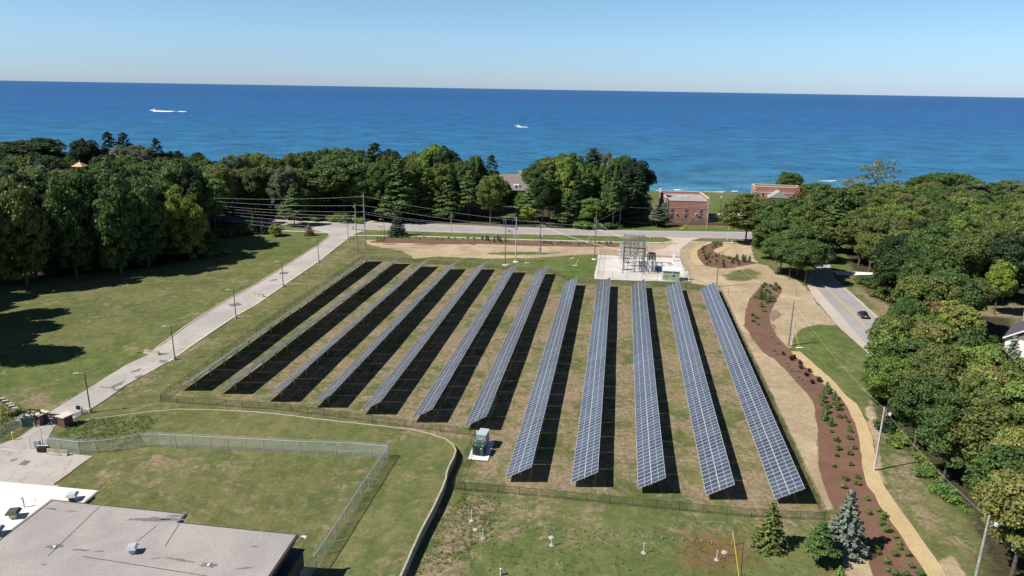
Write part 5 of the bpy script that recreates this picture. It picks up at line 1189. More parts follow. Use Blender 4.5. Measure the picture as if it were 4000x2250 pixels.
mb.build('jersey', M_WHITE, pr, smooth=True)
mb = MB(); 
for s_, kx, kz in ((1, .08, .79), (-1, .12, .72)): mb.tube((-.2, s_*.09, .92), (kx, s_*.115, kz), .13, .095, 8)
mb.build('shorts', M_BLACK, pr, smooth=True); MB().lathe((.28, 0, 1.56), [(.12, 0), (.13, .06), (.09, .13), (.03, .16)], 10).build('helmet', M_WHITE, pr, smooth=True)

# ------------------------------------------------------------------ boats, wakes, surf
def blobsheet(name, px, z, m, label=None):
    o = sheet(name, px, m, z, .0, 9999, world=False); del o['kind']; return o
M_FOAM = mat('white_foam', (.85, .87, .88), .6)
def foam(L, label, cat='wake', name='wake', z=WZ+.25):
    pts = densify([G(x, y, z).to_2d() for x, y in L], 6, True, .25)
    o = sheet(name, pts, M_FOAM, z, 0, 999, True); tag(o, kind='stuff', label=label); return o
def boat(px, L, label, rz, cabin=True, hullm=None):
    q = G(*px, WZ); t = root('motor_boat', (q.x, q.y, WZ), rz, label, 'boat', 'motor boats on the lake')
    mb = MB(); S_ = L/10
    secs = [(-5, 1.4, -.2, 1.5, 1.3), (-2, 1.5, -.4, 1.7, 1.35), (1.5, 1.2, -.3, 1.6, 1.5), (3.6, .6, .0, 1.05, 1.8), (5, .05, .7, .12, 2.1)]
    vs = []
    for x, w0, zb, w1, zt in secs: vs += [(x*S_, -w1*S_, zt*S_), (x*S_, -w0*S_, zb*S_), (x*S_, w0*S_, zb*S_), (x*S_, w1*S_, zt*S_)]
    fs = [(i*4+j, i*4+(j+1) % 4, (i+1)*4+(j+1) % 4, (i+1)*4+j) for i in range(4) for j in range(4)]+[(3, 2, 1, 0), (16, 17, 18, 19)]
    mb.add(vs, fs).build('hull', hullm or M_WHITE, t)
    MB().box((-.3*S_, 0, 2.0*S_), (3.6*S_, 2.3*S_, 1.2*S_), top=.8).build('cabin', M_WHITE, t); MB().box((1.2*S_, 0, 2.1*S_), (.5*S_, 2.1*S_, .6*S_)).build('windscreen', M_GLASSD, t)
    MB().box((-.8*S_, 0, 3.15*S_), (2.6*S_, 2.2*S_, .12*S_)).build('canopy', M_WHITE, t)
boat((387, 279.3), 15, 'larger white motor boat at the left with a long foaming wake', math.pi+.05)
foam([(383, 279.4), (392, 277.5), (402, 278.2), (414, 278.8), (428, 278.8), (442, 280), (430, 281.2), (415, 281.4), (400, 280.8), (386, 280.6)], 'long white foaming wake behind the larger boat at the left')
foam([(443, 279.6), (454, 279.4), (469, 280.0), (468, 281.2), (455, 281.4)], 'detached white patch of the larger boat wake', z=WZ+.2)
boat((1302, 318), 9.5, 'smaller white and red motor boat right of the picture centre', math.pi+.1, hullm=mat('white_red_hull', (.70, .55, .52), .4))
foam([(1298, 318.6), (1306, 317.6), (1316, 319), (1328, 319.2), (1328, 320.2), (1312, 320.4), (1302, 319.8)], 'short white wake behind the smaller boat')
SURF = [[(1693, 477), (1703, 476.4), (1714, 477.2), (1712, 478.8), (1696, 478.6)], [(1714, 476.2), (1720, 475.9), (1719, 477)], [(1768, 482), (1790, 482.4), (1815, 482), (1825, 481.6), (1818, 483.6), (1795, 484.2), (1770, 483.6)], [(1838, 480.4), (1856, 480), (1855, 481.6), (1842, 481.8)],
        [(1640, 480.4), (1664, 478.6), (1668, 479.4), (1650, 481.6), (1640, 481.4)], [(2052, 455), (2075, 454.6), (2090, 454.4), (2103, 453.2), (2104, 454.4), (2090, 456.2), (2070, 455.8)], [(1957, 450), (1962, 449.4), (1961, 450.8)], [(133, 350.6), (139, 350.0), (138, 351.6)]]
for i, L in enumerate(SURF): foam(L, 'white breaking wave near the beach', name='breaking_wave', z=WZ+.15+.01*i)

# ------------------------------------------------------------------ foliage meshes
def quads_to_mesh(name, Q, mat_, occl=None):
    """Q (n,4,3) leaf clumps, occl list of (centre, radii) for the dense inside of each lobe"""
    V = [Q.reshape(-1, 3)]; nq = len(Q); F = np.arange(nq*4).reshape(-1, 4)
    loops = [F.ravel()]; starts = list(range(0, nq*4, 4)); base = nq*4
    if occl:
        ring = 8; lat = [-.6, .1, .75]
        for c, r in occl:
            vs = [(c[0], c[1], c[2]-r[2])]
            for s in lat:
                co_ = math.sqrt(1-s*s)
                for k in range(ring):
                    a = 2*math.pi*k/ring+s; j = .9+.2*NR.rand(); vs.append((c[0]+r[0]*co_*math.cos(a)*j, c[1]+r[1]*co_*math.sin(a)*j, c[2]+r[2]*s*j))
            vs.append((c[0], c[1], c[2]+r[2])); V.append(np.array(vs)); top = len(vs)-1
            fs = [(0, 1+(k+1) % ring, 1+k, 1+k) for k in range(ring)]
            for q in range(2): fs += [(1+q*ring+k, 1+q*ring+(k+1) % ring, 1+(q+1)*ring+(k+1) % ring, 1+(q+1)*ring+k) for k in range(ring)]
            fs += [(1+2*ring+k, 1+2*ring+(k+1) % ring, top, top) for k in range(ring)]
            L = []
            for f in fs:
                ff = list(dict.fromkeys(f)); starts.append(sum(len(x) for x in loops)+len(L)); L += [i+base for i in ff]
            loops.append(np.array(L)); base += len(vs)
    V = np.concatenate(V); Lp = np.concatenate(loops).astype(np.int32)
    me = bpy.data.meshes.new(name); me.vertices.add(len(V)); me.vertices.foreach_set('co', V.ravel())
    me.loops.add(len(Lp)); me.loops.foreach_set('vertex_index', Lp)
    me.polygons.add(len(starts)); me.polygons.foreach_set('loop_start', np.array(starts, np.int32))
    me.update(calc_edges=True); me.materials.append(mat_); return me
def clumps(P, N, size, jit=.7, flat=0.0):
    n = len(P); N = N+NR.randn(n, 3)*jit; N[:, 2] += flat; N /= np.linalg.norm(N, axis=1)[:, None]+1e-9
    A = np.cross(N, NR.randn(n, 3)); A /= np.linalg.norm(A, axis=1)[:, None]+1e-9; B = np.cross(N, A)
    s = size*(.6+.8*NR.rand(n, 1)); k = .55+.45*NR.rand(n, 1)
    bend = N*s*(.25*NR.randn(n, 1))
    return np.stack([P-A*s*.5, P-B*s*.5*k+bend, P+A*s*.5, P+B*s*.5*k+bend], 1)
def lobes_mesh(name, lobes, per, size, m, jit=.7, flat=.25, occ=.66):
    Q = []
    for c, r in lobes:
        k = int(per*(r[0]*r[1]+r[0]*r[2])/2); d = NR.randn(k, 3); d /= np.linalg.norm(d, axis=1)[:, None]; d[:, 2] = np.where(d[:, 2] < -.5, -d[:, 2], d[:, 2])
        rad = .82+.3*NR.rand(k, 1)**.7; P = np.array(c)+d*np.array(r)*rad; Q.append(clumps(P, d, size, jit, flat))
    return quads_to_mesh(name, np.concatenate(Q), m, [(c, tuple(x*occ for x in r)) for c, r in lobes] if occ else None)
def broadleaf(seed, H=18.0, Rc=5.6, low=.3, n=92, size=.47, per=92, round_=1.0, rl=1.2, jit=.95):
    rs = np.random.RandomState(seed); L = []; zc = H*(1+low)/2; rz_ = H*(1-low)/2
    for i in range(n):
        z = 1-2*(i+.5)/n; z = z*.98; a = i*2.39996+rs.rand()*.8; c = math.sqrt(max(0, 1-z*z))**round_
        f = .58+.40*rs.rand()**.8; r = rl*(.6+.85*rs.rand())
        if rs.rand() < .1: continue
        if z < -.45: r *= .8
        L.append(((Rc*f*c*math.cos(a), Rc*f*c*math.sin(a), zc+rz_*f*z*.97), (r*1.12, r*1.12, r*.82)))
    ph = rs.rand()*6; L = [((c[0]*(1+.13*math.sin(2*math.atan2(c[1], c[0])+ph)), c[1]*(1+.13*math.sin(3*math.atan2(c[1], c[0])+ph)), c[2]+.05*H*math.sin(ph+c[0]*.6)), q) for c, q in L]
    for i in range(10): L.append(((rs.uniform(-1, 1)*Rc*.35, rs.uniform(-1, 1)*Rc*.35, zc+rs.uniform(-.5, .5)*rz_), (rl*1.3, rl*1.3, rl*1.2)))
    return lobes_mesh('crown', L, per, size, M_LEAF, jit)
def pine(seed, H=20.0, Rc=4.0, low=.2, n=62, size=.55, per=58, ex=.8):
    rs = np.random.RandomState(seed); L = []
    for i in range(n):
        t = (i+.5)/n; z = H*(low+(1-low)*t); R = Rc*(1-t)**ex*(.5+.6*rs.rand())+.12; a = i*2.39996+rs.rand()
        r = (.7+.75*rs.rand())*(1-t*.62); L.append(((R*math.cos(a)*.85, R*math.sin(a)*.85, z+.12*R), (r*1.5, r*1.5, r*.5)))
        if rs.rand() < .6: L.append(((R*.4*math.cos(a), R*.4*math.sin(a), z), (r*1.1, r*1.1, r*.5)))
    return lobes_mesh('crown', L, per, size, M_NEEDLE, .6, .3, .7)
def spruce(seed, H=9.0, Rb=2.7, size=.34, nb=13, nw=22, low=.04):
    rs = np.random.RandomState(seed); P = []; N = []; occ = []
    for w in range(nw):
        t = (w+rs.rand()*.5)/nw; z = H*(low+(1-low)*t); R = Rb*(1-t)**.85+.12
        k = max(4, int(nb*(1-t*.6)))
        for b in range(k):
            a = 2*math.pi*(b+rs.rand()*.7)/k+w; Rl = R*(.75+.4*rs.rand()); m_ = max(3, int(Rl*7))
            for j in range(m_):
                s = (j+.6)/m_; sp = .28*Rl*(1-.3*s)*.6
                for q in range(3):
                    lat = rs.uniform(-1, 1)*sp*s; x = Rl*s; P.append((x*math.cos(a)-lat*math.sin(a), x*math.sin(a)+lat*math.cos(a), z-.22*x+.10*x*s+rs.uniform(-.07, .07)+ .12*Rl*s*s)); N.append((math.cos(a)*.5, math.sin(a)*.5, .8))
    for t in (.08, .25, .42, .58, .74): occ.append(((0, 0, H*t), (Rb*(1-t)*.62, Rb*(1-t)*.62, H*.13)))
    return quads_to_mesh('crown', clumps(np.array(P), np.array(N), size, .45), M_NEEDLE, occ)
def trunk_mesh(H, r, m, limbs=9, seed=0, spread=3.5, low=.35):
    rs = random.Random(seed); mb = MB(); mb.tube((0, 0, -.3), (0, 0, H*.5), r, r*.7, 7, cap=False); mb.tube((0, 0, H*.5), (0, 0, H*.9), r*.7, r*.15, 6)
    for i in range(limbs):
        z = H*(low+.5*i/limbs); a = i*2.4; d = spread*(.7+.5*rs.random()); mb.tube((0, 0, z), (d*math.cos(a), d*math.sin(a), z+d*.7), r*.38, r*.08, 5)
    return mb.mesh('trunk', m)
KIND = {}
def reg(k, crowns, H, R, tr): KIND[k] = (crowns, H, R, tr)
reg('oak', [broadleaf(1), broadleaf(2, low=.25, round_=.85), broadleaf(3, low=.34, rl=1.4, n=74)], 18, 5.9, trunk_mesh(18, .34, M_BARK, 10))
reg('maple', [broadleaf(4, 18, 4.6, .18, 84, .48, 92, .9, 1.15), broadleaf(5, 18, 4.4, .22, 80, .48, 92, .8, 1.2)], 18, 4.8, trunk_mesh(18, .28, M_BARK, 9, 1, 3))
reg('willow', [broadleaf(6, 18, 6.2, .12, 120, .42, 92, .8, .98)], 18, 6.3, trunk_mesh(18, .3, M_BARKP, 9, 2, 3.5))
reg('pine', [pine(7), pine(8, Rc=4.6, low=.12), pine(9, Rc=3.6, low=.3)], 20, 4.4, trunk_mesh(20, .26, M_BARK, 6, 3, 2))
reg('bigpine', [pine(21, 20, 5.2, .38, 64, .55, 56, .42), pine(22, 20, 5.6, .3, 70, .55, 56, .5)], 20, 5.6, trunk_mesh(20, .3, M_BARK, 8, 5, 3))
reg('fringe', [broadleaf(14, 12, 4.2, .02, 90, .42, 92, .8, 1.0)], 12, 4.4, trunk_mesh(12, .18, M_BARK, 7, 1, 2))
reg('spruce', [spruce(10), spruce(11, Rb=2.9)], 9, 2.8, trunk_mesh(9, .14, M_BARK, 0))
reg('sparse', [lobes_mesh('crown', [((rnd.uniform(-5, 5), rnd.uniform(-4, 4), rnd.uniform(8, 17)), (1.5, 1.5, .7)) for _ in range(26)], 42, .5, M_LEAF, .9, .2, None)], 18, 6, trunk_mesh(18, .3, M_BARKP, 14, 4, 5, .3))
reg('young', [broadleaf(12, 9, 3.2, .06, 46, .42, 95, .9, .85)], 9, 3.4, trunk_mesh(9, .13, M_BARK, 6, 1, 1.5))
NAMES = dict(oak='oak_tree', maple='maple_tree', willow='willow_tree', pine='pine_tree', spruce='spruce_tree', sparse='broadleaf_tree', young='young_tree', bigpine='pine_tree', fringe='bushy_tree')
CATS = dict(oak='tree', maple='tree', willow='tree', pine='pine tree', spruce='spruce tree', sparse='tree', young='tree', bigpine='pine tree', fringe='tree')
TINT = dict(dark=(0.041, 0.074, 0.028), deep=(0.033, 0.061, 0.033), mid=(0.081, 0.136, 0.041), olive=(0.125, 0.164, 0.047), light=(0.154, 0.228, 0.056), lime=(.185, .25, .045), spare=(0.258, 0.331, 0.056), yellow=(0.221, 0.243, 0.074), grey=(0.147, 0.184, 0.110),
            blue=(0.173, 0.218, 0.173), rust=(0.294, 0.154, 0.059), bronze=(0.199, 0.154, 0.067), plum=(0.077, 0.051, 0.045), brown=(0.177, 0.132, 0.074), fresh=(0.125, 0.221, 0.059))
TREES = []
def tree(kind, loc, H, R, tint, label, group=None, rz=None):
    crowns, H0, R0, tr = KIND[kind]; t = root(NAMES[kind], loc, rnd.uniform(0, 6.28) if rz is None else rz, label, CATS[kind], group)
    c = child(rnd.choice(crowns), 'crown', t); sc = (R/R0, R/R0, H/H0); c.scale = sc
    j = rnd.uniform(.88, 1.14); col = TINT[tint]; c.color = (col[0]*j, col[1]*rnd.uniform(.95, 1.05)*j, col[2]*j, 1)
    k = child(tr, 'trunk', t); k.scale = (H/H0, H/H0, H/H0)
    TREES.append((loc[0], loc[1], R)); return t
def TT(kind, px, Y, wpx, tint, label, z0=0, group=None, hmax=34):
    """tree whose top shows at px, standing Y metres out, crown wpx wide"""
    p = GY(px[0], px[1], Y); dist = math.hypot(p.x, Y); R = wpx*K/FPX*dist/2*(1.38 if 'clump' in label else 1.16)
    return tree(kind, (p.x, Y, z0), min(p.z-z0, hmax), R, tint, label, group)
# --- individually placed trees, left forest skyline
TT('oak', (62, 346), 345, 132, 'dark', 'huge dark domed broadleaf tree on the skyline at the far left')
TT('oak', (-15, 392), 320, 80, 'dark', 'dark tree cut by the left picture edge below the huge dome')
TT('willow', (165, 372), 350, 66, 'grey', 'grey green loose tree just right of the huge dark dome on the skyline')
TT('oak', (212, 352), 345, 56, 'deep', 'dark tree on the skyline left of the two ragged pines')
TT('bigpine', (268, 333), 350, 50, 'deep', 'tallest ragged pine on the left skyline')
TT('bigpine', (308, 336), 352, 44, 'deep', 'ragged pine right of the tallest one, leaning over the lake')
TT('willow', (318, 356), 338, 80, 'grey', 'silvery grey green round tree below the two ragged pines')
TT('willow', (362, 362), 342, 44, 'grey', 'silvery tree between the ragged pines and the windblown pine')
TT('bigpine', (390, 349), 345, 40, 'deep', 'windblown flat-topped pine standing out against the lake at the left')
TT('oak', (430, 378), 350, 60, 'dark', 'dark low tree right of the windblown pine')
TT('oak', (455, 392), 335, 58, 'plum', 'purple brown tree on the left skyline')
TT('oak', (491, 380), 350, 42, 'dark', 'small dark round tree alone on the skyline right of the purple tree')
TT('maple', (410, 398), 330, 44, 'olive', 'yellow green tree left of the purple tree')
TT('oak', (400, 418), 318, 48, 'light', 'bright green tree below the windblown pine'); TT('oak', (320, 414), 315, 50, 'light', 'bright green tree right of the peach cupola')
TT('oak', (228, 428), 305, 42, 'light', 'light green tree hiding the right side of the peach cupola')
for i, (x, y, w_) in enumerate(((556, 400, 54), (592, 382, 60), (632, 376, 66), (668, 386, 50))): TT('willow', (x, y), 350, w_, 'grey' if i % 2 else 'olive', 'pale feathery tree, %s from the left, on the skyline left of centre' % ('first', 'second', 'third', 'fourth')[i])
for i, (x, y, w_) in enumerate(((730, 386, 60), (775, 373, 66), (818, 366, 64), (860, 362, 60), (895, 368, 56))): TT('willow', (x, y), 352, w_, 'mid' if i != 3 else 'grey', 'feathery green treetop, %s from the left, on the middle skyline before the dark round pine' % ('first', 'second', 'third', 'fourth', 'fifth')[i])
TT('bigpine', (942, 361), 340, 62, 'dark', 'dark round-topped pine on the skyline left of the first lake gap')
TT('oak', (985, 378), 335, 50, 'deep', 'dark tree just left of the first lake gap')
TT('oak', (860, 390), 300, 150, 'mid', 'very large grey green oak behind the two tall poles')
TT('oak', (690, 415), 305, 96, 'mid', 'broad green tree left of the very large oak'); TT('oak', (610, 420), 300, 90, 'olive', 'olive green tree over the left end of the main road')
TT('maple', (540, 425), 285, 60, 'olive', 'yellow flecked tree at the right end of the left forest')
TT('pine', (735, 473), 279, 66, 'mid', 'layered pine with low boughs on the lawn left of the main road junction')
TT('pine', (1003, 402), 292, 92, 'mid', 'tall broad pyramid conifer behind the main road, right of the two tall poles')
TT('maple', (975, 395), 315, 44, 'olive', 'slim yellow green tree left of the tall pyramid conifer')
TT('oak', (1082, 366), 325, 72, 'light', 'bright green round tree on the skyline right of the first lake gap')
TT('oak', (1128, 371), 322, 68, 'dark', 'dark round tree right of the bright green one on the skyline'); TT('oak', (1050, 385), 330, 50, 'olive', 'olive tree just right of the first lake gap')
TT('oak', (1192, 387), 320, 54, 'mid', 'green round tree second from the gap with the taupe house'); TT('bigpine', (1236, 391), 318, 50, 'dark', 'dark pine on the left of the gap with the taupe house')
TT('oak', (1290, 480), 322, 44, 'mid', 'leafy tree hiding the walls of the taupe roofed house'); TT('oak', (1312, 484), 318, 36, 'fresh', 'small leafy tree right of the one hiding the taupe roofed house')
TT('pine', (1075, 425), 298, 66, 'mid', 'pine behind the main road right of the pyramid conifer'); TT('pine', (1130, 440), 296, 64, 'mid', 'second pine behind the main road right of the pyramid conifer'); TT('pine', (1180, 430), 297, 70, 'mid', 'third pine behind the main road right of the pyramid conifer')
TT('pine', (1235, 465), 296, 56, 'olive', 'thin olive pine left of the dark driveway'); TT('oak', (1262, 450), 318, 44, 'fresh', 'leafy tree left of the taupe house roof')
# clump right of the gap
for x, y, Y, w_, k, c, lb in ((1362, 402, 325, 60, 'oak', 'mid', 'green tree on the left shoulder of the domed clump'), (1400, 384, 322, 64, 'willow', 'olive', 'olive treetop on the upper left of the domed clump'), (1440, 376, 322, 66, 'willow', 'mid', 'feathery treetop in the middle of the domed clump'),
        (1492, 376, 318, 50, 'bigpine', 'dark', 'dark ragged pine in the crest of the domed clump'), (1522, 373, 320, 50, 'willow', 'grey', 'pale grey topmost tree of the domed clump'), (1566, 388, 318, 56, 'oak', 'mid', 'green tree on the right crest of the domed clump'),
        (1600, 402, 312, 60, 'oak', 'deep', 'dark tree on the right shoulder of the domed clump'), (1612, 430, 305, 50, 'pine', 'deep', 'dark pine at the right edge of the domed clump'), (1434, 400, 298, 58, 'maple', 'light', 'tall bright yellow green tree in the front of the domed clump'),
        (1345, 450, 300, 60, 'pine', 'mid', 'pine at the lower left of the domed clump beside the driveway'), (1385, 430, 296, 62, 'pine', 'mid', 'broad pine in the front left of the domed clump'), (1480, 425, 295, 60, 'pine', 'mid', 'pine right of the bright yellow green tree'),
        (1530, 425, 296, 64, 'pine', 'mid', 'second pine right of the bright yellow green tree'), (1575, 440, 298, 60, 'pine', 'dark', 'dark pine near the right front of the domed clump'), (1490, 500, 287, 44, 'maple', 'light', 'short light green tree at the front foot of the domed clump'),
        (1325, 520, 290, 52, 'young', 'lime', 'small yellow green tree hanging over the white arbor'), (1420, 500, 289, 50, 'pine', 'mid', 'low pine at the front foot of the domed clump')):
    TT(k, (x, y), Y, w_, c, lb)
# trees with their own ground spot
def TB(kind, base, top, wpx, tint, label, group=None):
    b = G(*base); h = hgt(*base, *top); d = b.length; R = wpx*K/FPX*math.hypot(d, HCAM-h/2)/2
    return tree(kind, (b.x, b.y, 0), h, R, tint, label, group)
TB('fringe', (478, 652), (480, 477), 92, 'lime', 'bright yellow green maple at the right front of the left forest')
TB('spruce', (1000.5, 593), (1001, 520), 46, 'deep', 'dark young spruce beside the sidewalk right of the two tall poles')
TB('spruce', (778, 592), (777, 559), 26, 'brown', 'small brown tinged spruce right of the layered pine'); TB('young', (694, 593), (694, 565), 34, 'light', 'small bushy light green tree left of the layered pine')
TB('spruce', (664, 588), (664, 552), 26, 'deep', 'small dark spruce left of the bushy light green tree'); TB('spruce', (640, 588), (640, 540), 34, 'dark', 'dark spruce farthest left in the road side row')
TB('pine', (1649, 570), (1646, 515), 46, 'grey', 'small grey green pine left of the brick building front'); TB('pine', (1668, 569), (1672, 510), 42, 'grey', 'small grey green pine against the brick building left corner')
TB('oak', (1875, 613), (1880, 488), 122, 'olive', 'spreading oak with a bare trunk between the road and the bark bed')
TB('sparse', (2196, 520), (2195, 398), 90, 'grey', 'sparse greyish tree with see-through crown above the right skyline')
TT('oak', (1992, 431), 372, 50, 'mid', 'pointed dark green tree behind the second brick building'); TT('young', (2030, 464), 345, 40, 'bronze', 'low orange tinged round tree right of the second brick building')
TT('oak', (2345, 436), 350, 60, 'mid', 'dark green treetop left part of the far right skyline clump'); TT('oak', (2400, 432), 345, 84, 'mid', 'dark green treetop middle of the far right skyline clump'); TT('willow', (2450, 452), 335, 66, 'grey', 'grey green treetop right part of the far right skyline clump')
TT('oak', (2570, 457), 330, 60, 'grey', 'greyish treetop on the right picture edge skyline')
TT('sparse', (2150, 440), 335, 50, 'grey', 'greyish thin treetop left of the see-through tree')
TB('oak', (1962, 690), (1955, 590), 96, 'mid', 'round dark green tree at the left of the cluster by the side road'); TB('oak', (2005, 697), (1998, 560), 100, 'mid', 'broad green tree in the cluster left of the side road')
TB('oak', (1952, 660), (1945, 540), 100, 'mid', 'back tree of the cluster behind the bark bed'); TB('oak', (2015, 660), (2010, 520), 84, 'olive', 'olive tree leaning over the side road from the left')
TB('oak', (1925, 622), (1918, 503), 100, 'mid', 'tall tree right of the bare-trunked oak by the road'); TB('oak', (1978, 640), (1972, 500), 96, 'mid', 'tall tree above the road side cluster'); TB('oak', (2018, 614), (2024, 512), 70, 'mid', 'tree beside the main road between cluster and side road mouth')
TB('maple', (1925, 652), (1922, 560), 60, 'olive', 'yellow flecked tree at the left edge of the road side cluster')
TB('oak', (2048, 612), (2056, 484), 80, 'olive', 'oak with dark trunk beside the main road beyond the side road'); TB('oak', (2080, 618), (2085, 462), 104, 'mid', 'tall oak with dark trunk right of the side road mouth')
TB('pine', (2092, 634), (2096, 500), 74, 'mid', 'tree with pale trunk on the shady side lawn'); TB('oak', (2160, 668), (2150, 520), 110, 'olive', 'large oak at the bend where the white side driveway starts')
# bottom right conifers
TB('spruce', (2120, 1386), (2128, 1226), 100, 'blue', 'large blue spruce beside the mulch bed near the bottom'); TB('pine', (2056, 1416), (2046, 1308), 78, 'mid', 'bushy green pine left of the large blue spruce')
TB('spruce', (1934, 1374), (1942, 1257), 78, 'olive', 'olive green spruce left of the blue spruce near the fence corner'); TB('spruce', (2108, 1470), (2106, 1420), 40, 'light', 'small pale pine at the bottom edge below the blue spruce')
TB('spruce', (2530, 965), (2522, 835), 62, 'blue', 'blue spruce in front of the taupe gabled house')
TB('pine', (2440, 960), (2440, 838), 66, 'mid', 'dark conifer left of the blue spruce by the gabled house')

WINDOWS = [(176, 226, 425, 331), (1270, 1319, 480, 341), (1886, 2012, 482, 320)]
def cap(x, y, H, R):
    for u0, u1, v0, Y in WINDOWS:
        while y < Y and H > 6:
            u, v, z = proj((x, y, H)); hw = R*FPX/z/K
            if u+hw*.8 > u0 and u-hw*.8 < u1 and v < v0: H -= .7
            else: break
    return H
def fill(zone, n_target, Hr, kinds, tints, R, lbl, group, clear=(), under=False):
    pl = [tuple(q) for q in zone]; a = np.array(pl); x0, y0 = a.min(0); x1, y1 = a.max(0); out = 0; tries = 0
    cand = []
    step = R*1.25; r_ = 0; y = y0
    while y < y1:
        x = x0+(step/2 if r_ % 2 else 0)
        while x < x1: cand.append((x+rnd.uniform(-.33, .33)*step, y+rnd.uniform(-.33, .33)*step)); x += step
        y += step*.87; r_ += 1
    P = np.array(cand); ins = sdist(P, pl) > 0
    for (x, y), ok in zip(cand, ins):
        if not ok or out >= n_target: continue
        u, v, z = proj((x, y, 14)); 
        if u < -60 or u > 2640 or v > 1560: continue
        if not under and any((x-tx)**2+(y-ty)**2 < (.50*(tr+R))**2 for tx, ty, tr in TREES): continue
        if any((x-c[0])**2+(y-c[1])**2 < c[2]**2 for c in clear): continue
        k = rnd.choices([q[0] for q in kinds], [q[1] for q in kinds])[0]; c = rnd.choices([q[0] for q in tints], [q[1] for q in tints])[0]
        H = rnd.uniform(*Hr); Rr_ = R*rnd.uniform(.85, 1.15)*(.72 if k == 'pine' else 1)
        H = cap(x, y, H, Rr_)
        if H < 9: continue
        word = dict(dark='dark green', deep='blackish green', mid='green', olive='olive green', light='light green', lime='yellow green', yellow='yellowish', grey='grey green', rust='rusty orange', bronze='bronze tinged', plum='purplish', brown='brownish', fresh='fresh green', blue='blue green')[c]
        tree(k, (x, y, 0), H, Rr_, c, '%s %s %s' % (word, dict(oak='broad-crowned tree', maple='narrow-crowned tree', willow='feathery tree', pine='pine', spruce='spruce', sparse='thin tree', young='small tree', bigpine='large pine', fringe='low-boughed tree')[k], lbl), group+', '+word+' '+k)
        out += 1
    return out
W = lambda L: [tuple(G(x, y)[:2]) for x, y in L]
cup = KEEP = (GY(199, 407, 330).x, 330, 9)
houseclear = [(GY(1290, 480, 345).x, 348, 13)]
# left forest: front line, middle, back
fr = W([(-110, 768), (0, 745), (130, 716), (250, 700), (400, 681), (470, 664), (520, 648), (530, 612), (470, 615), (300, 640), (100, 660), (-110, 690)])
n1 = fill(fr, 80, (23, 29), [('oak', 5), ('maple', 1), ('fringe', 3)], [('mid', 4), ('dark', 3), ('olive', 1)], 6.3, 'fronting the left forest', 'front of the left forest', [(G(478, 652).x+1, G(478, 652).y-5, 8.5)])
ns_ = len(TREES); n1b = fill(W([(-110, 738), (0, 715), (130, 692), (250, 680), (400, 662), (520, 640), (545, 600), (500, 596), (470, 640), (300, 660), (100, 680), (-110, 712)]), 40, (8, 11), [('fringe', 1)], [('dark', 2), ('mid', 1)], 4.6, 'under the left forest edge', 'undergrowth of the left forest', (), True); del TREES[ns_:]
md = W([(-110, 690), (100, 660), (300, 640), (470, 612), (545, 590), (560, 568)])+[(-120, 322), (-270, 322)]
n2 = fill(md, 130, (18.5, 23), [('oak', 6), ('maple', 2), ('pine', 1)], [('mid', 5), ('dark', 3), ('olive', 2), ('light', 1), ('grey', 2)], 6.4, 'inside the left forest', 'middle of the left forest', [(cup[0], cup[1]-12, 11)])
bk = [(-115, 320), (-290, 320), (-290, 352), (-120, 356)]
n3 = fill(bk, 40, (18, 22), [('oak', 5), ('willow', 2), ('pine', 1)], [('mid', 4), ('dark', 3), ('grey', 2)], 6.8, 'in the lakeward left forest', 'back of the left forest', [(cup[0], cup[1], 9)])
mf = [tuple(G(570, 556)[:2]), tuple(G(640, 552)[:2]), tuple(G(700, 553.5)[:2]), tuple(G(915, 558)[:2]), tuple(G(1100, 562)[:2]), tuple(G(1240, 566)[:2]), (-14, 345), (-125, 350)]
n4 = fill(mf, 70, (18, 24), [('oak', 5), ('willow', 2), ('pine', 3), ('maple', 1)], [('mid', 5), ('dark', 3), ('olive', 2), ('grey', 1)], 5.8, 'in the belt behind the main road', 'middle tree belt', houseclear)
cl = [tuple(G(1352, 572)[:2]), tuple(G(1400, 570)[:2]), tuple(G(1550, 574)[:2]), tuple(G(1605, 568)[:2]), (62, 330), (22, 335)]
n5 = fill(cl, 34, (18, 24), [('oak', 3), ('pine', 4)], [('mid', 4), ('dark', 4)], 5.2, 'within the domed clump', 'domed clump', houseclear)
# right forest beyond the side road
rf = W([(2165, 684), (2210, 738), (2270, 772), (2330, 805), (2400, 815), (2400, 768), (2620, 766), (2700, 730), (2760, 640), (2640, 600), (2150, 596), (2120, 612)])
n6 = fill(rf, 90, (14, 18.5), [('oak', 6), ('maple', 3), ('fringe', 1)], [('mid', 3), ('olive', 5), ('light', 3), ('dark', 1)], 5.4, 'in the right forest', 'right forest near part')
rb_ = [tuple(G(2110, 580)[:2]), tuple(G(2640, 590)[:2]), (290, 365), (135, 330)]
n7 = fill(rb_, 70, (12, 16), [('oak', 6), ('willow', 1)], [('mid', 3), ('olive', 5), ('light', 2), ('bronze', 1)], 6.2, 'in the far right forest', 'right forest far part')
rn = W([(2240, 912), (2196, 945), (2192, 1030), (2225, 1072), (2262, 1098), (2330, 1180), (2398, 1245), (2460, 1300), (2488, 1370), (2495, 1500), (2800, 1500), (2760, 1060), (2640, 1040), (2560, 1040), (2480, 1005), (2430, 935), (2370, 885), (2310, 872), (2262, 885)])
n8 = fill(rn, 110, (10, 13.5), [('oak', 5), ('maple', 2), ('fringe', 2)], [('olive', 5), ('mid', 4), ('bronze', .4), ('yellow', 1.6), ('light', 1.5)], 4.2, 'in the near right woods', 'near right woods', [(G(2520, 965).x, G(2520, 965).y, 6)])
print('TREES', n1, n2, n3, n4, n5, n6, n7, n8, len(TREES))
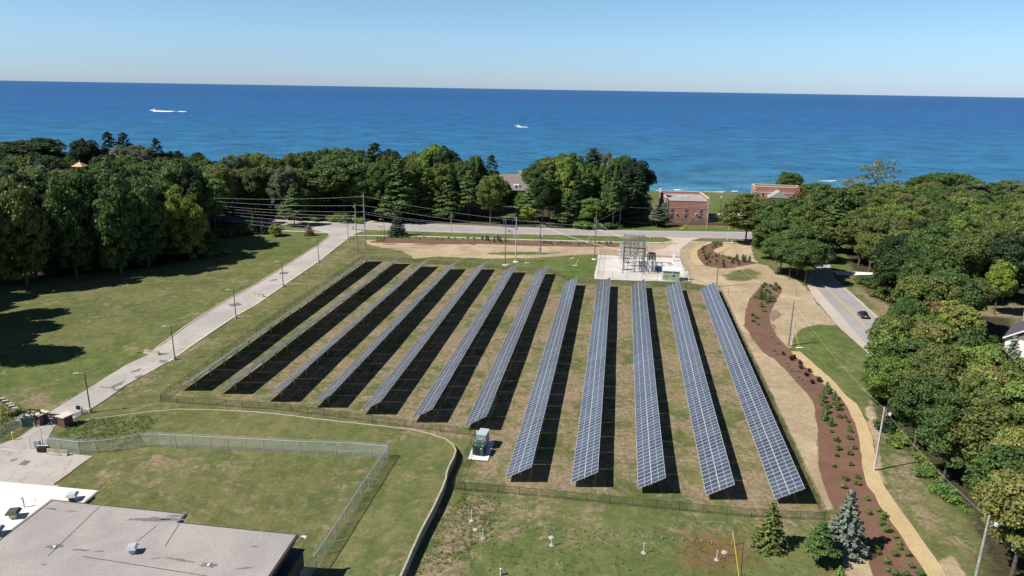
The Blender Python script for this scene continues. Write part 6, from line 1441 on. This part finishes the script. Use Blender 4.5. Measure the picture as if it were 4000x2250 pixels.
for iy in range(8):
    for ix in range(2):
        y = 131+7.5*iy+rnd.uniform(-2, 2); x = G(0, 900).x*(y/G(0, 900).y)*1.035-5.5-9*ix+rnd.uniform(-2, 2)
        if ix == 0 and iy in (1, 4, 6): continue
        tree('oak', (x, y, 0), rnd.uniform(20, 28), rnd.uniform(4.5, 6.3), rnd.choice(['mid', 'dark']), 'broad tree at the left edge shading the lawn', 'left edge lawn trees')
for (x, y, h_) in ((2292, 850, 15), (2335, 850, 15), (2385, 848, 15.5), (2420, 835, 13), (2300, 812, 16)):
    b = G(x, y); tree('maple' if h_ < 12 else 'oak', (b.x, b.y, 0), h_, 5.2, 'mid' if h_ > 15 else 'olive', 'dense tree joining the right forest to the near woods', 'trees joining the right forests')
TB('oak', (2024, 716), (2016, 606), 92, 'mid', 'lowest tree of the cluster, its shade lying over the side road'); TB('oak', (1985, 702), (1975, 600), 80, 'mid', 'tree at the lower middle of the road side cluster')
TB('oak', (2035, 690), (2030, 560), 80, 'olive', 'tree of the cluster whose branches hang over the side road')
TB('maple', (2500, 790), (2492, 655), 52, 'lime', 'bright yellow green tree standing out in the right forest')

# ------------------------------------------------------------------ shrubs
def shrub_mesh(name, lobes, per, size, m=M_LEAF, occ=.6): return lobes_mesh(name, lobes, per, size, m, .7, .2, occ)
SH = dict(ball=shrub_mesh('foliage', [((0, 0, .45), (.5, .5, .45)), ((.15, .1, .6), (.35, .35, .3)), ((-.15, -.1, .55), (.35, .35, .3))], 330, .14),
          cone=shrub_mesh('foliage', [((0, 0, .35), (.5, .5, .4)), ((0, 0, .8), (.42, .42, .45)), ((0, 0, 1.25), (.3, .3, .4)), ((0, 0, 1.6), (.17, .17, .35))], 380, .15, M_NEEDLE),
          loose=shrub_mesh('foliage', [((rnd.uniform(-.4, .4), rnd.uniform(-.4, .4), rnd.uniform(.2, .75)), (.22, .22, .2)) for _ in range(9)], 900, .13, M_LEAF, .5),
          tuft=shrub_mesh('foliage', [((rnd.uniform(-.2, .2), rnd.uniform(-.2, .2), .13), (.14, .14, .13)) for _ in range(4)], 900, .1, M_LEAF, .5),
          herb=shrub_mesh('foliage', [((rnd.uniform(-.9, .9), rnd.uniform(-.9, .9), rnd.uniform(.2, .9)), (.45, .45, .4)) for _ in range(12)], 300, .16, M_LEAF, .6))
def shrub(kind, px, s, tint, label, group, nm='shrub', cat='shrub', w_=1.0):
    o = bpy.data.objects.new(nm, SH[kind]); COL.objects.link(o); o.location = G(*px); j = rnd.uniform(.85, 1.15)
    o.scale = (s*w_*j, s*w_*j, s*j); o.rotation_euler.z = rnd.uniform(0, 6.28); c = TINT[tint] if isinstance(tint, str) else tint; k = rnd.uniform(.85, 1.2)
    o.color = (c[0]*k, c[1]*k, c[2]*k, 1); tag(o, label, cat, group)
def Z8(x0, y0, L): return [(x0+a/8, y0+b/8) for a, b in L]
def Z4(x0, y0, L): return [(x0+a/4, y0+b/4) for a, b in L]
def ZB(L): return [(1932+.3111*a, 998.2+.3111*b) for a, b in L]
ORD = ['first', 'second', 'third', 'fourth', 'fifth', 'sixth', 'seventh', 'eighth', 'ninth', 'tenth', 'eleventh', 'twelfth', 'thirteenth', 'fourteenth', 'fifteenth', 'sixteenth', 'seventeenth', 'eighteenth', 'nineteenth', 'twentieth']
def ordn(i): return ORD[i] if i < 20 else 'twenty-'+ORD[i-20]
def row(kind, pts, s, tint, desc, where, group, w_=1.0, nm='shrub'):
    s *= .8
    for i, p in enumerate(pts): shrub(kind, (p[0], p[1]+1), s*rnd.uniform(.85, 1.2), tint, '%s, %s %s' % (desc, ordn(i), where), group, nm, 'shrub', w_)
row('loose', Z8(1706.6, 579.6, [(1740, 1100), (1960, 1100), (1700, 1145), (1850, 1125), (2010, 1165), (1920, 1200), (1780, 1225), (1830, 1255)]), 1.7, 'mid', 'leafy green shrub', 'from top of the mulch bed', 'shrubs at the top of the long mulch bed', .9)
row('cone', Z8(1706.6, 579.6, [(1640, 1300), (1640, 1380), (1720, 1370), (1830, 1430), (1660, 1250)]), 1.5, 'mid', 'dense dark upright evergreen', 'near top of mulch bed', 'evergreens at the top of the long mulch bed', 1.1)
row('loose', Z8(1706.6, 579.6, [(1550, 1350), (1900, 1340), (1890, 1380)])+Z4(1288, 644, [(2420, 600), (2455, 625), (2425, 660), (2470, 690), (2535, 555)]), 1.3, 'fresh', 'scattered green shrub', 'along the mulch bed upper bend', 'shrubs on the upper bend of the mulch bed', 1)
row('cone', Z4(1288, 644, [(2500, 420), (2545, 440), (2505, 510), (2560, 470)]), 1.25, 'mid', 'compact evergreen', 'in the thick group at the mulch bend', 'evergreens at the upper bend', 1.25)
row('loose', Z4(1932, 644, [(150, 990), (235, 1045), (262, 1030), (320, 1085), (330, 1130), (415, 1165), (385, 1205), (510, 1260), (445, 1280)]), 1.35, (.065, .022, .018), 'dark red barberry', 'down the long mulch bed', 'dark red barberries in the mulch bed', .85)
row('cone', ZB([(435, 45), (535, 20), (550, 70), (560, 105), (460, 130), (460, 190), (505, 230)])+Z4(1932, 644, [(590, 1350), (610, 1385), (665, 1430), (540, 1430)]), 1.05, 'mid', 'stout dark green arborvitae', 'beside the chip path curve', 'arborvitae beside the chip path', 1.5)
row('loose', ZB([(490, 85), (435, 70), (510, 285), (570, 165), (615, 165), (645, 205), (652, 250), (657, 280), (650, 340), (555, 360), (560, 425), (690, 418), (655, 465), (555, 480), (535, 570), (665, 552), (625, 670), (720, 658), (720, 708)]), 1.15, 'olive', 'small sparse shrub', 'down the mulch bed middle', 'small shrubs in the middle of the mulch bed', .9)
row('ball', ZB([(600, 735), (795, 835), (805, 945), (890, 925), (935, 970), (918, 990), (955, 1090), (1022, 1138), (925, 1165), (1052, 1195), (1062, 1232), (875, 1235), (880, 1270), (1022, 1285), (1125, 1285)]), 1.0, 'light', 'rounded green shrub', 'right of the blue spruce', 'rounded shrubs in the lower mulch bed', 1.15)
row('ball', ZB([(955, 1345), (1150, 1378), (965, 1410), (1025, 1448), (1110, 1448), (1220, 1445), (910, 1035)]), 1.0, 'fresh', 'bright rounded shrub', 'at the bottom end of the mulch bed', 'rounded shrubs at the bottom of the mulch bed', 1.15)
row('tuft', Z4(1932, 644, [(190, 1080), (205, 1112), (310, 1052), (375, 1132), (235, 1160), (305, 1163), (230, 1135), (300, 1217), (335, 1242), (385, 1257), (355, 1282), (500, 1220), (405, 1187), (85, 987), (15, 762), (40, 807), (50, 952), (100, 882)]), 1.3, 'blue', 'tiny grey green tuft', 'between the dark red barberries', 'tiny tufts in the mulch bed', 1.5, 'plant_tuft')
row('ball', Z4(644, 289.8, [(1217, 1244), (1250, 1242), (1220, 1265), (1250, 1264), (1282, 1264), (1285, 1243), (1325, 1231), (1355, 1226), (1455, 1233), (1500, 1230), (1540, 1240), (1610, 1232), (1643, 1246), (1690, 1232), (1770, 1240), (1820, 1248), (1870, 1245), (1940, 1242), (2000, 1246), (2083, 1250), (2130, 1242), (2195, 1250)]), 1.1, 'fresh', 'small green shrub', 'from left in the sidewalk mulch strip', 'small shrubs in the straight mulch strip', 1)
row('cone', Z4(644, 289.8, [(2278, 1255), (2320, 1252), (2337, 1262), (2397, 1272), (2435, 1258), (2457, 1276), (2510, 1276)]), 1.35, 'dark', 'pointed dark evergreen', 'in the sidewalk mulch strip middle', 'pointed evergreens in the straight mulch strip', 1.1)
row('ball', Z4(1288, 289.8, [(312, 1285), (337, 1285), (370, 1288), (395, 1293), (460, 1293), (492, 1288), (525, 1293), (553, 1290), (585, 1298), (787, 1290), (880, 1290), (950, 1298), (990, 1293), (725, 1298), (670, 1298)]), 1.2, 'mid', 'round dark shrub', 'in the strip right of the crossarm poles', 'round shrubs in the right half of the straight strip', 1)
Cc = lambda L: Z8(1706.6, 579.6, L)
row('ball', Cc([(705, 262), (745, 290), (800, 262), (858, 262), (830, 290), (685, 350), (735, 335), (890, 520), (940, 550), (1000, 565), (1040, 570), (1085, 590), (1120, 580), (770, 265)]), 1.15, 'mid', 'round green shrub', 'on the curved bark island', 'round shrubs on the bark island', 1.15)
row('loose', Cc([(510, 335), (540, 350), (480, 385), (500, 450), (525, 515), (540, 545), (620, 475), (605, 520), (595, 560), (680, 545), (770, 630), (765, 695), (895, 620), (900, 680), (920, 735), (755, 520)]), 1.4, 'mid', 'upright leafy shrub', 'on the bark island', 'leafy shrubs on the bark island', .9)
row('loose', Cc([(560, 590), (625, 640), (575, 680), (1075, 655), (1210, 680)]), 1.1, (.065, .025, .02), 'dark red low shrub', 'near the lower edge of the bark island', 'dark red shrubs on the bark island', 1)
row('cone', Cc([(1160, 590), (1180, 620), (1295, 610), (1335, 635), (1425, 635)]), 1.6, 'dark', 'pointed arborvitae', 'along the bark island right arm', 'pointed arborvitae on the bark island', 1.1)
# rough bushes at verges
for i, (px, s, w_, c, lb) in enumerate((((905, 560), 2.4, 1.3, 'light', 'light green bush at the road verge left of the tall poles'), ((868, 557), 2.8, 1.6, 'mid', 'green bush under the very large oak'), ((835, 555), 2.3, 1.6, 'light', 'pale green hedge bush under the large oak'), ((800, 554), 2.2, 1.6, 'fresh', 'fresh green hedge bush left of the pale one'), ((770, 552), 2.2, 1.6, 'light', 'light hedge bush nearest the layered pine'),
        ((1468, 572), 2.6, 2.0, 'fresh', 'big leafy bush at the front foot of the domed clump'), ((1510, 573), 2.4, 2.0, 'mid', 'second leafy bush at the front foot of the domed clump'), ((1540, 573), 2.0, 1.6, 'mid', 'rightmost leafy bush before the domed clump'), ((1652, 567), 2.4, 1.2, 'dark', 'dark bush between the two small pines by the brick building'),
        ((560, 596), 1.8, 1.6, 'olive', 'rough bush at the right front corner of the left forest'), ((548, 640), 1.8, 2.2, 'light', 'light scrub at the foot of the bright maple'), ((596, 591), 2.2, 1.4, 'mid', 'scrub bush left of the dark spruce row'),
        ((2262, 1118), .9, 1.8, 'light', 'light green thicket at the edge of the near right woods, upper one'), ((2318, 1192), .9, 1.9, 'fresh', 'light green thicket at the edge of the near right woods, middle one'), ((2375, 1252), 1.1, 1.6, 'fresh', 'light green thicket at the edge of the near right woods, lower one'), ((2232, 1082), 1.0, 1.6, 'dark', 'dark thicket at the wood edge beside the bleached pole'),
        ((2185, 720), 2.0, 1.6, 'mid', 'dark green bush on the bank right of the side road'), ((2220, 752), 2.2, 1.6, 'olive', 'olive bush farther down the bank right of the side road'), ((2290, 800), 2.0, 1.6, 'olive', 'olive bush at the end of the dry bank'), ((28, 1040), 1.0, 1.5, 'yellow', 'yellow weeds beside the stone blocks at the left edge'))):
    shrub('herb', px, s, c, lb, 'rough bushes', 'bush', 'bush', w_)

# of the most numerous kind keep the trees that show largest; the farthest, hidden ones are left out
for nm in ('oak_tree', 'maple_tree'):
    L = [o for o in COL.objects if o.parent is None and o.name.startswith(nm) and 'group' in o.keys()]
    if len(L) > 250:
        L.sort(key=lambda o: proj(o.location)[2] if 'left edge' not in o['label'] else 0)
        for o in L[250:]:
            for c in list(o.children): bpy.data.objects.remove(c)
            bpy.data.objects.remove(o)

# tell look-alikes apart by their order across the scene
NTH = ORD+['twenty-'+q for q in ORD[:9]]+['thirtieth']
groups = {}
for o in COL.objects:
    if o.parent is None and 'label' in o.keys() and o.get('kind') is None: groups.setdefault(o['label'], []).append(o)
for lb, L in groups.items():
    if len(L) < 2: continue
    L.sort(key=lambda o: proj(o.location)[0]); vis = [o for o in L if proj(o.location)[0] > -40]
    for i, o in enumerate((vis if len(vis) > 1 else L)[:30]): o['label'] = '%s, %s from left' % (lb, NTH[i])

M_DAMP = surf_material('damp_sand', (.20, .155, .105), (.23, .18, .125), (.17, .13, .09))
for q in ([(1941, 781), (1952, 779), (1965, 788), (1960, 797), (1950, 802), (1945, 809), (1938, 803), (1934, 793)], [(1939, 812), (1950, 817), (1952, 824), (1947, 832), (1941, 826)], [(1868, 818), (1878, 813), (1884, 822), (1878, 830)],
          [(960, 613.2), (982, 612.4), (1002, 613), (990, 615.5), (965, 615)], [(1040, 613.2), (1105, 613.8), (1085, 617), (1050, 616)], [(1180, 614), (1200, 614.2), (1192, 618)]):
    sheet('damp_patch', q, M_DAMP, .018, .1, .8)
def weeds(poly_, n, s0, s1, z0, tint, label):
    pl = [tuple(G(*q)[:2]) for q in poly_]; a = np.array(pl); lo, hi = a.min(0), a.max(0); P = lo+(hi-lo)*NR.rand(n*4, 2); P = P[sdist(P, pl) > 0][:n]
    Q = []
    for x, y in P:
        k = 10; r = NR.uniform(s0, s1); c = np.array([x, y, z0+r*.35]); d = NR.randn(k, 3)*np.array([r, r, r*.45])*.6; Q.append(clumps(c+d, np.tile([0, 0, 1.0], (k, 1)), r*.75, .6))
    me = quads_to_mesh('weeds', np.concatenate(Q), M_LEAF); o = bpy.data.objects.new('weeds', me); COL.objects.link(o); o.color = (*TINT[tint], 1); tag(o, label, kind='stuff')
weeds([(140, 1108), (175, 1065), (250, 1052), (370, 1044), (400, 1060), (350, 1098), (200, 1122)], 520, .12, .26, .05, 'olive', 'rough green weeds on the bank by the gate')
weeds([(1150, 1300), (1700, 1340), (2000, 1400), (2000, 1460), (1120, 1460)], 420, .08, .2, 0, 'grey', 'grey green weed clumps in the near grass')
weeds([(1160, 1240), (1260, 1250), (1240, 1330), (1120, 1440), (1040, 1449), (1100, 1320)], 500, .08, .22, 0, 'olive', 'weeds along the foot of the retaining edge')
weeds([(0, 1020), (60, 1040), (70, 1060), (0, 1100)], 160, .15, .35, 0, 'olive', 'rough weeds at the left edge by the stone blocks')
weeds([(2225, 1085), (2262, 1100), (2330, 1190), (2435, 1300), (2450, 1290), (2345, 1165), (2270, 1080)], 420, .15, .4, 0, 'light', 'light green undergrowth along the edge of the near woods')
weeds([(1345, 566), (1380, 574), (1560, 578), (1600, 572), (1590, 568), (1380, 568)], 200, .3, .8, 0, 'mid', 'undergrowth at the front foot of the domed clump')
SWL = ['front left', 'front middle', 'front right', 'back left', 'back middle', 'back right']
for i in range(6):
    p = sb+Vector((math.cos(rzs)*(.9+2.3*(i % 3))-math.sin(rzs)*(2.5+7*(i//3)), math.sin(rzs)*(.9+2.3*(i % 3))+math.cos(rzs)*(2.5+7*(i//3)), 0))
    t = root('switch_stand', tuple(p), rzs, 'insulator stand inside the steel frame, '+SWL[i], 'switch stand', 'insulator stands in the switchyard')
    for dx in (-.5, .5): MB().box((dx, 0, 1.3), (.14, .14, 2.6)).build('leg', M_STL, t)
    MB().box((0, 0, 2.65), (1.7, .4, .16)).build('beam', M_LGREY, t)
    for dx in (-.6, 0, .6): MB().lathe((dx, 0, 2.72), [(.1, 0), (.17, .1), (.1, .2), (.17, .32), (.1, .44), (.16, .56), (.06, .8)], 8).build('insulator', M_LGREY if i % 2 else M_BROWNI, t)
    MB().tube((-.6, 0, 3.55), (.6, .2, 3.75), .05).build('blade', M_GALV, t)
